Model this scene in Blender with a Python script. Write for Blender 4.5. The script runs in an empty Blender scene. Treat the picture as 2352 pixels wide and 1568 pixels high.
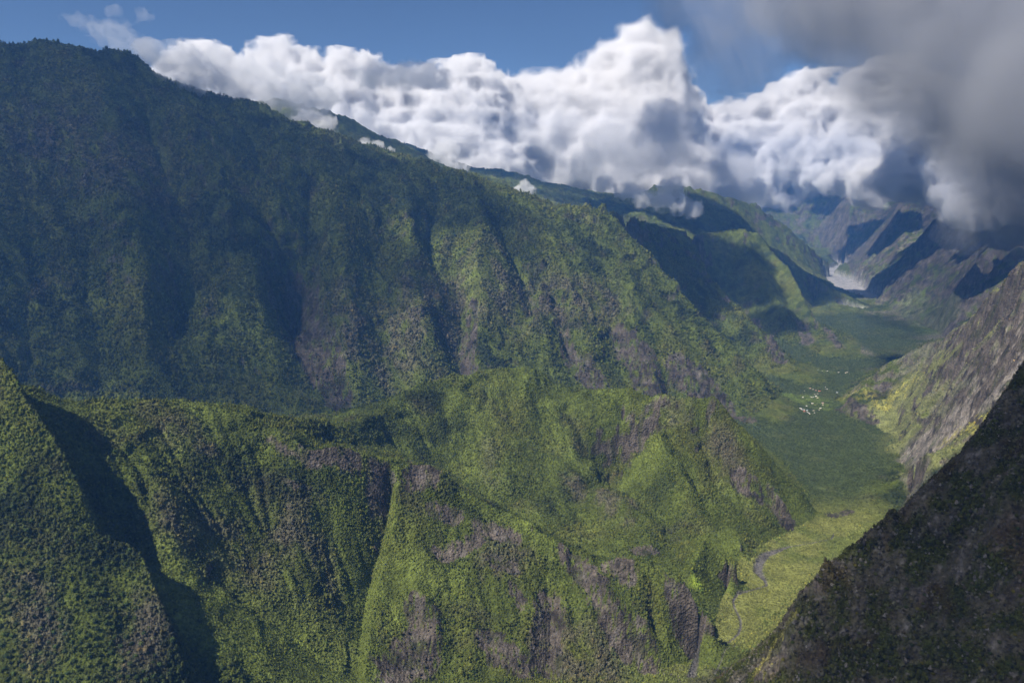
import bpy, math, random, time
import numpy as np
T0 = time.time()
random.seed(7)
scene = bpy.context.scene
col_main = scene.collection

# ---------------------------------------------------------------- camera, sky, sun, exposure
cam_data = bpy.data.cameras.new("camera")
cam_data.sensor_width = 36.0
cam_data.lens = 36.0 * 1700.0 / 2352.0
cam_data.clip_start = 1.0
cam_data.clip_end = 120000.0
cam = bpy.data.objects.new("camera", cam_data)
col_main.objects.link(cam)
cam.location = (0, 0, 0)
cam.rotation_euler = (math.radians(90 - 11.5), 0, 0)
scene.camera = cam

SUN_AZ = np.array([-0.785, -0.62])          # where the sun stands, seen from above (x, y)
SUN_EL = math.radians(51)
world = bpy.data.worlds.new("World"); scene.world = world; world.use_nodes = True
wn = world.node_tree; wn.nodes.clear()
wo = wn.nodes.new("ShaderNodeOutputWorld"); wb = wn.nodes.new("ShaderNodeBackground")
sky = wn.nodes.new("ShaderNodeTexSky"); sky.sky_type = 'NISHITA'; sky.sun_disc = False
sky.sun_elevation = SUN_EL
sky.sun_rotation = math.atan2(SUN_AZ[0], SUN_AZ[1])
sky.altitude = 4000; sky.air_density = 1.0; sky.dust_density = 0.1; sky.ozone_density = 5.0
wb.inputs["Strength"].default_value = 0.050
wn.links.new(sky.outputs[0], wb.inputs[0]); wn.links.new(wb.outputs[0], wo.inputs[0])
sun_data = bpy.data.lights.new("sun", 'SUN'); sun_data.energy = 4.6; sun_data.angle = math.radians(0.5)
sun_data.color = (1.0, 0.925, 0.81)
sun = bpy.data.objects.new("sun", sun_data); col_main.objects.link(sun)
from mathutils import Vector
_sd = Vector((SUN_AZ[0] * math.cos(SUN_EL), SUN_AZ[1] * math.cos(SUN_EL), math.sin(SUN_EL))).normalized()
sun.rotation_euler = _sd.to_track_quat('Z', 'Y').to_euler()
sun.location = _sd * 4000
scene.view_settings.view_transform = 'Standard'
scene.view_settings.look = 'None'
scene.view_settings.exposure = 0.8
scene.view_settings.gamma = 1.0
scene.view_settings.use_curve_mapping = False
scene.render.engine = 'CYCLES'
scene.cycles.use_denoising = True
scene.cycles.max_bounces = 16
scene.cycles.diffuse_bounces = 2
scene.cycles.glossy_bounces = 1
scene.cycles.volume_bounces = 8
scene.cycles.use_adaptive_sampling = True
scene.cycles.adaptive_threshold = 0.02

# terrain part
# ---------------------------------------------------------------- terrain maths
F_PX = 1700.0                      # focal length on a 2352 px wide picture
PITCH = math.radians(11.5)
CP, SP = math.cos(PITCH), math.sin(PITCH)

def rat(u, v):
    a = (u - 1176.0) / F_PX; b = (784.0 - v) / F_PX
    yc = CP + b * SP; zc = -SP + b * CP
    return a / yc, zc / yc         # X/Y and Z/Y of the sight line

def to_px(X, Y, Z):
    d = Y * CP - Z * SP
    return 1176 + F_PX * X / d, 784 - F_PX * (Y * SP + Z * CP) / d

ZF_Y = np.array([0, 1000, 1500, 2500, 4300, 6500, 9000, 13400, 18000, 30000.])
ZF_Z = np.array([-1040, -1075, -1100, -1130, -1180, -1225, -1255, -1290, -1310, -1340.])
def zfloor(y): return np.interp(y, ZF_Y, ZF_Z)

def P(u, v, Y):                    # a place seen at u, v at a forward distance of Y metres
    p, r = rat(u, v); return (p * Y, Y, r * Y)
def FL(u, v, dz=0.0):              # a place on the valley floor seen at u, v
    p, r = rat(u, v); Y = 3000.0
    for _ in range(40): Y = 0.5 * Y + 0.5 * (zfloor(Y) + dz) / r
    return (p * Y, Y, r * Y)

# ---- noise
def _hash(ix, iy, seed):
    h = (ix.astype(np.int64) * 374761393 + iy.astype(np.int64) * 668265263 + seed * 1274126177) & 0xFFFFFFFF
    h = ((h ^ (h >> 13)) * 1274126177) & 0xFFFFFFFF
    return (h ^ (h >> 16)) & 0xFFFF
_ang = np.arange(65536) * (2 * math.pi / 65536)
_CO, _SI = np.cos(_ang).astype(np.float32), np.sin(_ang).astype(np.float32)
def perlin(x, y, seed=0):
    x = np.asarray(x, np.float64); y = np.asarray(y, np.float64)
    xi = np.floor(x).astype(np.int64); yi = np.floor(y).astype(np.int64)
    fx = (x - xi).astype(np.float32); fy = (y - yi).astype(np.float32)
    u = fx * fx * fx * (fx * (fx * 6 - 15) + 10); v = fy * fy * fy * (fy * (fy * 6 - 15) + 10)
    def g(dx, dy):
        h = _hash(xi + dx, yi + dy, seed)
        return _CO[h] * (fx - dx) + _SI[h] * (fy - dy)
    a = g(0, 0); b = g(1, 0); c = g(0, 1); d = g(1, 1)
    return ((a + u * (b - a)) * (1 - v) + (c + u * (d - c)) * v) * 1.45
def fbm(x, y, o=5, seed=0, gain=0.5, lac=2.03):
    s = 0; a = 1; n = 0
    for k in range(o):
        s = s + a * perlin(x, y, seed + k * 17); n += a; a *= gain; x = x * lac + 3.7; y = y * lac - 1.3
    return s / n
def ridged(x, y, o=5, seed=0, gain=0.5):
    s = 0; a = 1; n = 0; w = 1
    for k in range(o):
        r = 1 - np.abs(perlin(x, y, seed + k * 17)); r = r * r
        s = s + a * r * w; n += a; w = np.clip(r * 1.3, 0, 1); a *= gain; x = x * 2.07 + 1.7; y = y * 2.07 - 4.3
    return s / n

# ---- the grid: columns X/Y, rows ln Y (the same proportions at every distance)
Q = 1.0 if 'TQ' not in globals() else TQ
NU, NW = int(1080 * Q), int(2150 * Q)
U0, U1 = -0.86, 0.92
W0, W1 = math.log(420.0), math.log(21000.0)
us = np.linspace(U0, U1, NU); ws = np.linspace(W0, W1, NW)
DU = us[1] - us[0]; DW = ws[1] - ws[0]
YS = np.exp(ws)
Yg = np.repeat(YS[:, None], NU, 1); Xg = Yg * us[None, :]

def col(p): return (p - U0) / DU
def row(Y): return (np.log(Y) - W0) / DW

# ---- main lines: ridges, feet, valley lines.  Each is a list of (X, Y, Z)
L = []; TAG = []; REG = 0
def line(*pts): L.append([P(*p) for p in pts]); TAG.append(REG)
CRESTS = []
def crest(h, w, *pts):          # a ridge line that keeps a knife edge, h metres high and w wide on either side
    line(*pts); CRESTS.append((len(L) - 1, h, w))
def fline(*pts): L.append([FL(*p) for p in pts]); TAG.append(0)
def wline(*pts): L.append(list(pts)); TAG.append(REG)
def mline(*pts): L.append(list(pts)); TAG.append(REG)

# river course and the edges of the flat valley floor
fline((1591, 1564), (1601, 1504), (1676, 1479), (1701, 1444), (1686, 1389), (1691, 1369), (1761, 1344), (1736, 1309), (1751, 1284), (1786, 1267), (1851, 1251), (1911, 1239), (1960, 1180), (1950, 1100), (1930, 1020), (1890, 960), (1950, 860), (1990, 780), (1990, 720), (1960, 670), (1925, 645), (1900, 620), (1925, 607))
fline((1640, 1440, 6), (1655, 1380, 8), (1690, 1310, 8), (1700, 1280, 6), (1790, 1235, 4), (1872, 1195, 4), (1850, 1130, 5), (1800, 1060, 6), (1740, 1000, 6))
fline((1740, 1000, 6), (1725, 972, 8), (1770, 940, 8), (1800, 900, 8), (1850, 850, 8), (1885, 815, 8), (1870, 770, 6), (1860, 725, 5), (1872, 700, 4), (1930, 694, 3))
fline((1945, 688, 2), (1915, 664, 2), (1884, 634, 2), (1900, 613, 2))
fline((1440, 1568, 8), (1520, 1548, 5), (1585, 1515, 4), (1640, 1455, 5))
fline((1700, 1568, 8), (1760, 1500, 8), (1850, 1400, 8), (1950, 1300, 10), (2040, 1210, 12), (2100, 1130, 8), (2075, 1080, 6), (2058, 1045, 6), (1990, 990, 6), (1930, 945, 6), (1940, 905, 8), (1985, 862, 10))
fline((1985, 862, 10), (2080, 830, 8), (2190, 800, 6), (2150, 765, 4), (2080, 735, 4), (2010, 700, 3), (2020, 686, 3), (1980, 672, 3), (1958, 650, 3), (1950, 625, 3), (1938, 608, 3))
REG = 1
# bottom of frame, low ground on the left of the stream
mline(P(840, 1600, 1300), P(1000, 1568, 1400), P(1200, 1560, 1430), P(1440, 1568, 1470))
# foreground centre ridge line (B)
crest(7, 45, (-60, 890, 1450), (60, 897, 1480), (150, 925, 1530), (330, 935, 1600), (420, 925, 1660), (500, 930, 1700), (590, 950, 1780), (700, 975, 1920), (780, 975, 2080), (830, 966, 2220), (870, 955, 2330), (905, 925, 2450), (950, 897, 2560), (1020, 872, 2650), (1080, 868, 2680), (1110, 852, 2720), (1150, 850, 2740), (1230, 853, 2740), (1262, 878, 2720), (1310, 897, 2690), (1380, 903, 2650), (1450, 902, 2620), (1500, 915, 2590), (1560, 915, 2560), (1600, 925, 2550), (1640, 925, 2530))
crest(16, 70, (1640, 925, 2530), (1700, 995, 2500), (1760, 1050, 2480), (1810, 1110, 2460), (1850, 1150, 2450), (1876, 1192, 2430))
# knob ridge (K): from the left ridge down to the pyramids
crest(7, 36, (500, 930, 1700), (600, 985, 1670), (700, 1020, 1645), (790, 1045, 1680), (860, 1062, 1715), (925, 1072, 1760), (985, 1075, 1780), (1060, 1130, 1775), (1130, 1165, 1765), (1200, 1200, 1750), (1270, 1245, 1725), (1330, 1285, 1700), (1372, 1308, 1685), (1420, 1287, 1660), (1470, 1290, 1650), (1520, 1320, 1640), (1580, 1350, 1630), (1610, 1390, 1610), (1640, 1450, 1585))
# arete down the left edge of the cliffs (A)
crest(9, 34, (925, 1072, 1760), (908, 1160, 1690), (905, 1230, 1640), (880, 1310, 1590), (855, 1420, 1490), (845, 1500, 1410), (838, 1580, 1330))
line((900, 1150, 1725), (885, 1220, 1675), (855, 1320, 1605), (832, 1420, 1510), (826, 1500, 1425), (822, 1590, 1345))
# hollow behind K (in front of B)
line((700, 1005, 1850), (800, 1020, 2010), (900, 1020, 2290), (1040, 1098, 2330), (1150, 1168, 2200), (1250, 1222, 2100), (1330, 1278, 2020), (1385, 1300, 1980), (1450, 1278, 1960), (1520, 1300, 1900), (1580, 1330, 1840))
# spurs of B towards the camera
crest(16, 80, (1230, 853, 2740), (1200, 940, 2600), (1215, 1000, 2500), (1300, 1090, 2330), (1380, 1140, 2230), (1440, 1165, 2150), (1500, 1210, 2080), (1560, 1240, 2020))
crest(8, 50, (1430, 985, 2600), (1400, 1050, 2480), (1412, 1115, 2380), (1450, 1150, 2330), (1530, 1200, 2230), (1580, 1270, 2090))
crest(18, 60, (1490, 1010, 2480), (1530, 1060, 2370), (1590, 1130, 2280), (1620, 1180, 2230))
line((1560, 925, 2555), (1500, 970, 2520), (1490, 1010, 2480))
crest(14, 60, (1625, 985, 2520), (1640, 1080, 2400), (1660, 1150, 2330), (1680, 1210, 2240), (1700, 1260, 2120))
# small green pyramid
line((1600, 1235, 1990), (1628, 1232, 1970), (1650, 1270, 1930), (1690, 1300, 1910))
crest(10, 36, (1628, 1232, 1970), (1600, 1290, 1880), (1590, 1320, 1840))
REG = 2
# left spur (S) near the camera and the gully behind it
crest(7, 40, (-60, 770, 1380), (0, 828, 1345), (30, 862, 1335), (62, 930, 1315), (130, 1025, 1290), (180, 1115, 1268), (230, 1235, 1242), (330, 1292, 1228), (355, 1370, 1185), (385, 1440, 1150), (430, 1568, 1100), (450, 1640, 1070))
line((40, 880, 1380), (75, 945, 1365), (135, 1040, 1340), (195, 1130, 1315), (270, 1270, 1280), (335, 1310, 1268), (400, 1430, 1215), (485, 1575, 1150), (500, 1640, 1120))
line((-200, 1640, 960), (0, 1568, 1020), (200, 1600, 1010), (420, 1640, 1030))
REG = 1
line((120, 935, 1440), (185, 1000, 1410), (230, 1060, 1385), (310, 1090, 1380), (400, 1262, 1320), (500, 1330, 1365), (600, 1420, 1365), (700, 1500, 1360), (800, 1568, 1345))
line((330, 935, 1600), (320, 1020, 1490), (400, 1180, 1390), (440, 1240, 1370))
line((640, 1600, 1200), (840, 1640, 1240))
REG = 3
# hidden floor of the valley behind B and the foot of the massif
line((-100, 950, 2150), (0, 960, 2300), (160, 960, 2550), (330, 962, 2750), (520, 980, 2950), (700, 990, 3080), (825, 975, 3180), (900, 960, 3300), (1050, 925, 3450), (1200, 925, 3520), (1350, 945, 3560), (1500, 968, 3620), (1640, 990, 3700))
# the massif: crest
line((-500, 60, 3900), (-250, 82, 4050), (0, 92, 4300), (100, 100, 4400), (200, 112, 4450), (290, 124, 4550), (320, 140, 4590), (350, 172, 4620), (385, 190, 4650), (430, 206, 4700), (470, 217, 4750), (540, 228, 4820), (600, 236, 4870), (640, 256, 4900), (665, 287, 4930), (720, 297, 5000), (760, 312, 5020), (790, 316, 5030), (830, 345, 5060), (880, 362, 5080), (930, 376, 5090), (972, 368, 5080), (1010, 385, 5090), (1060, 398, 5100), (1150, 428, 5100), (1230, 462, 5080), (1300, 478, 5040), (1390, 492, 5000))
crest(45, 230, (1390, 492, 5000), (1450, 560, 4870), (1500, 610, 4760), (1550, 665, 4640), (1600, 740, 4480), (1650, 785, 4320), (1700, 832, 4160), (1740, 880, 4020), (1762, 925, 3900), (1740, 975, 3780), (1728, 985, 3700))
# behind the crest
wline((-5000, 5200, 900), (-2500, 5800, 600), (-1000, 6500, 300), (0, 7000, 50))
REG = 4
# dark spur B1, ridge B2
crest(50, 300, (1400, 497, 5350), (1450, 520, 5700), (1500, 535, 6200), (1545, 537, 6500), (1585, 560, 6400), (1620, 620, 6050), (1660, 668, 5800), (1705, 720, 5500), (1760, 775, 5200), (1800, 845, 4850), (1815, 880, 4650))
line((1380, 580, 5700), (1440, 650, 5600), (1495, 725, 5400), (1560, 800, 5150), (1650, 855, 4850), (1720, 880, 4600), (1775, 900, 4400))
crest(55, 320, (1545, 537, 6500), (1600, 556, 7000), (1640, 546, 7300), (1690, 544, 7350), (1735, 548, 7300), (1765, 580, 7150), (1800, 620, 6900), (1835, 680, 6600), (1868, 740, 6250), (1905, 790, 5750), (1925, 825, 5400))
line((1540, 620, 7000), (1600, 690, 6800), (1660, 740, 6500), (1720, 790, 6000), (1780, 830, 5450), (1850, 850, 5000))
REG = 5
# ridges further down the valley, left side
crest(60, 320, (1740, 560, 8000), (1790, 590, 8150), (1830, 618, 8200), (1880, 655, 8100), (1935, 690, 8000))
crest(60, 400, (1480, 500, 8300), (1530, 512, 8400), (1580, 505, 8600), (1610, 485, 8800), (1650, 484, 8900), (1700, 510, 8900), (1730, 545, 8900), (1790, 610, 8900), (1830, 650, 8700))
crest(70, 450, (1500, 440, 9800), (1600, 450, 9900), (1680, 468, 10000), (1740, 488, 10200), (1800, 530, 10300), (1850, 570, 10500), (1885, 608, 11000), (1895, 618, 11300))
line((1500, 560, 7600), (1600, 590, 7900), (1700, 610, 7900), (1770, 650, 7900))
line((1600, 540, 9500), (1700, 560, 9500), (1790, 600, 9200), (1860, 635, 9600))
line((560, 228, 6400), (640, 232, 6500), (700, 245, 6600), (760, 260, 6700), (810, 277, 6800), (850, 300, 6900), (900, 322, 7000), (950, 345, 7100), (990, 372, 7200), (1060, 410, 7300))
line((930, 330, 8800), (980, 350, 9000), (1080, 390, 9200), (1130, 392, 9300), (1200, 405, 9300), (1270, 425, 9300), (1350, 440, 9300), (1410, 455, 9300), (1500, 490, 9200), (1560, 520, 9000))
line((1200, 500, 7200), (1300, 520, 7200), (1400, 520, 7000))
REG = 6
# far end of the valley
line((1640, 430, 16000), (1740, 455, 16500), (1780, 462, 16500), (1820, 445, 16300), (1862, 430, 16000), (1900, 410, 15800), (1960, 385, 15500), (2060, 360, 15000), (2200, 330, 15000))
crest(110, 700, (1862, 430, 16000), (1840, 480, 15300), (1815, 525, 14700), (1850, 570, 14100), (1890, 600, 13700))
line((1960, 385, 15500), (1960, 440, 14200), (1950, 500, 13400), (1945, 560, 13000), (1945, 600, 12800))
REG = 7
# right bank mountains
crest(100, 550, (2500, 200, 12500), (2300, 290, 12200), (2180, 350, 11800), (2110, 400, 11500), (2090, 440, 11200), (2085, 490, 11000), (2040, 530, 10800), (2015, 590, 10700), (1995, 638, 10500))
crest(60, 350, (2060, 560, 9700), (2040, 620, 9600), (1995, 665, 9300))
crest(80, 400, (2350, 300, 8500), (2260, 400, 8800), (2200, 480, 8900), (2130, 540, 8800), (2080, 580, 8700), (2040, 640, 8600), (2020, 672, 8600))
line((2600, 250, 7000), (2450, 380, 6700), (2352, 470, 6500), (2270, 560, 6400), (2210, 640, 6300), (2150, 730, 6500))
line((2450, 620, 5100), (2300, 700, 5400), (2210, 775, 5850))
REG = 8
# spur I on the right, its crest and its foot
crest(22, 90, (2700, 250, 2700), (2520, 430, 2850), (2400, 545, 2950), (2352, 600, 3010), (2290, 670, 3250), (2230, 735, 3500), (2180, 782, 3720), (2120, 805, 3900), (2050, 832, 4020), (1990, 875, 4080), (1945, 915, 4050))
crest(14, 80, (2330, 690, 3000), (2240, 800, 3200), (2170, 900, 3250), (2100, 980, 3200), (2066, 1035, 3120))
line((2020, 900, 3850), (2060, 960, 3600), (2062, 1030, 3200))
line((1990, 880, 3900), (1945, 920, 3850), (1960, 950, 3700), (2000, 978, 3600), (2040, 1010, 3450))
line((2352, 760, 2700), (2300, 860, 2680), (2230, 960, 2700), (2170, 1030, 2700), (2110, 1085, 2720))
line((2160, 1050, 2500), (2130, 1035, 2560), (2085, 1075, 2650), (2060, 1100, 2700))
REG = 9
# near dark slope J: crest, and the ground before it
line((2500, 700, 1230), (2420, 775, 1160), (2352, 828, 1110), (2330, 880, 1085), (2285, 948, 1060), (2270, 1000, 1050), (2200, 1055, 1030), (2150, 1105, 1015), (2110, 1130, 1010), (2080, 1160, 1000), (2030, 1188, 995), (1990, 1222, 985), (1965, 1262, 975), (1900, 1300, 965), (1860, 1345, 950), (1835, 1375, 935), (1830, 1430, 920), (1812, 1490, 905), (1800, 1540, 890), (1790, 1600, 870))
line((2700, 1000, 850), (2500, 1200, 740), (2352, 1300, 830), (2352, 1568, 750), (2200, 1568, 790), (2000, 1568, 830))
line((2352, 1050, 930), (2200, 1250, 920), (2050, 1400, 890), (1920, 1568, 850))
line((2352, 1568, 750), (2500, 1700, 620), (2700, 1800, 520))
wline((300, 1250, -1060), (560, 1500, -1085), (900, 1800, -1105))
for _l in [[(1010, 1500, -650), (1300, 1900, -900), (1500, 2200, -1105)], [(1500, 1700, -420), (1900, 2400, -560)]]: wline(*_l)

# ---- harmonic surface through the lines (coarse to fine)
def relax(H, M, V, n, kx, kz):
    om = 1.5; s = 1 / (2 * kx + 2 * kz)
    red = (np.add.outer(np.arange(H.shape[0]), np.arange(H.shape[1])) % 2).astype(bool)
    free = ~M
    for it in range(n):
        for par in (red, ~red):
            E = np.pad(H, 1, mode='edge')
            A = (kx * (E[1:-1, :-2] + E[1:-1, 2:]) + kz * (E[:-2, 1:-1] + E[2:, 1:-1])) * s
            m = par & free
            H[m] += om * (A[m] - H[m])
    return H
def raster(n_r, n_c):
    S = np.zeros(n_r * n_c); N = np.zeros(n_r * n_c)
    for l in L:
        a = np.array(l, float)
        for p, q in zip(a[:-1], a[1:]):
            c0, r0 = col(p[0] / p[1]), row(p[1]); c1, r1 = col(q[0] / q[1]), row(q[1])
            k = int(max(abs(c1 - c0), abs(r1 - r0)) * 1.5) + 2
            t = np.linspace(0, 1, k)
            pt = p[None] + (q - p)[None] * t[:, None]
            Y = np.maximum(pt[:, 1], 100.)
            cc = (pt[:, 0] / Y - U0) / (U1 - U0) * (n_c - 1); rr = (np.log(Y) - W0) / (W1 - W0) * (n_r - 1)
            c = np.rint(cc).astype(int); r = np.rint(rr).astype(int)
            ok = (c >= 0) & (c < n_c) & (r >= 0) & (r < n_r)
            np.add.at(S, r[ok] * n_c + c[ok], pt[ok, 2]); np.add.at(N, r[ok] * n_c + c[ok], 1)
    M = N > 0; V = np.zeros_like(S); V[M] = S[M] / N[M]
    return M.reshape(n_r, n_c), V.reshape(n_r, n_c)
def solve():
    H = None
    for f in (32, 16, 8, 4, 2, 1):
        nr, nc = max(8, NW // f), max(8, NU // f)
        M, V = raster(nr, nc)
        if H is None: H = np.full((nr, nc), -800.0)
        else:
            r = np.linspace(0, H.shape[0] - 1, nr); c = np.linspace(0, H.shape[1] - 1, nc)
            r0 = np.minimum(r.astype(int), H.shape[0] - 2); c0 = np.minimum(c.astype(int), H.shape[1] - 2)
            fr = (r - r0)[:, None]; fc = (c - c0)[None]
            H = (H[r0][:, c0] * (1 - fr) + H[r0 + 1][:, c0] * fr) * (1 - fc) + (H[r0][:, c0 + 1] * (1 - fr) + H[r0 + 1][:, c0 + 1] * fr) * fc
        H[M] = V[M]
        du = (U1 - U0) / (nc - 1); dw = (W1 - W0) / (nr - 1)
        H = relax(H, M, V, {32: 400, 16: 120, 8: 60, 4: 30, 2: 12, 1: 5}[f], 1 / du ** 2, 1 / dw ** 2)
    return H

def sample(H, c, r):
    c = np.clip(c, 0, H.shape[1] - 1.001); r = np.clip(r, 0, H.shape[0] - 1.001)
    c0 = c.astype(int); r0 = r.astype(int); fc = c - c0; fr = r - r0
    return (H[r0, c0] * (1 - fc) + H[r0, c0 + 1] * fc) * (1 - fr) + (H[r0 + 1, c0] * (1 - fc) + H[r0 + 1, c0 + 1] * fc) * fr
def hit(H, u, v, ymin=0.0):
    """where the sight line through u, v first meets the ground beyond ymin"""
    p, r = rat(u, v)
    c = int(np.clip(round(col(p)), 0, NU - 1)); R = H[:, c] / YS
    ok = (R >= r) & (YS > ymin)
    i = int(np.argmax(ok)) if ok.any() else NW - 2
    return p * YS[i], YS[i]
def path_field(pts, rad):
    """window, distance to the path, and position along it 0..1"""
    pts = np.array(pts, float)
    x0, x1 = pts[:, 0].min() - rad, pts[:, 0].max() + rad
    y0, y1 = max(421, pts[:, 1].min() - rad), pts[:, 1].max() + rad
    r0 = max(0, int(row(y0))); r1 = min(NW, int(row(y1)) + 2)
    cs = [col(x / y) for x in (x0, x1) for y in (y0, y1)]
    c0 = max(0, int(min(cs))); c1 = min(NU, int(max(cs)) + 2)
    if r1 <= r0 or c1 <= c0: return None
    X = Xg[r0:r1, c0:c1]; Y = Yg[r0:r1, c0:c1]
    best = np.full(X.shape, 1e9); along = np.zeros(X.shape)
    seg = np.linalg.norm(np.diff(pts, axis=0), axis=1); cum = np.r_[0, np.cumsum(seg)]; tot = cum[-1]
    for k, (a, b) in enumerate(zip(pts[:-1], pts[1:])):
        d = b - a; l2 = d @ d + 1e-9
        t = np.clip(((X - a[0]) * d[0] + (Y - a[1]) * d[1]) / l2, 0, 1)
        dd = np.hypot(X - a[0] - t * d[0], Y - a[1] - t * d[1])
        m = dd < best; best[m] = dd[m]; along[m] = ((cum[k] + t * seg[k]) / tot)[m]
    return (slice(r0, r1), slice(c0, c1)), best, along
def shape(H, pix, depth, width, ymin=0.0, power=1.2, warp=0.35):
    """press a gully (depth > 0) or raise a rib (depth < 0) along a course; depth, width in metres, may vary along it"""
    pts = [hit(H, u, v, ymin) for u, v in pix]
    f = path_field(pts, 1.6 * np.max(width))
    if f is None: return H
    sl, d, t = f
    n = len(pix) if np.ndim(depth) == 0 else len(depth)
    D = np.interp(t, np.linspace(0, 1, np.size(depth)), np.atleast_1d(depth))
    Wd = np.interp(t, np.linspace(0, 1, np.size(width)), np.atleast_1d(width))
    X = Xg[sl]; Y = Yg[sl]; w = float(np.max(width))
    Wd = Wd * (1 + warp * fbm(X / (w * 1.1) + 9.1, Y / (w * 1.1), 3, 77))
    k = np.clip(1 - d / Wd, 0, 1) ** power
    H[sl] -= D * k
    return H
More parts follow.
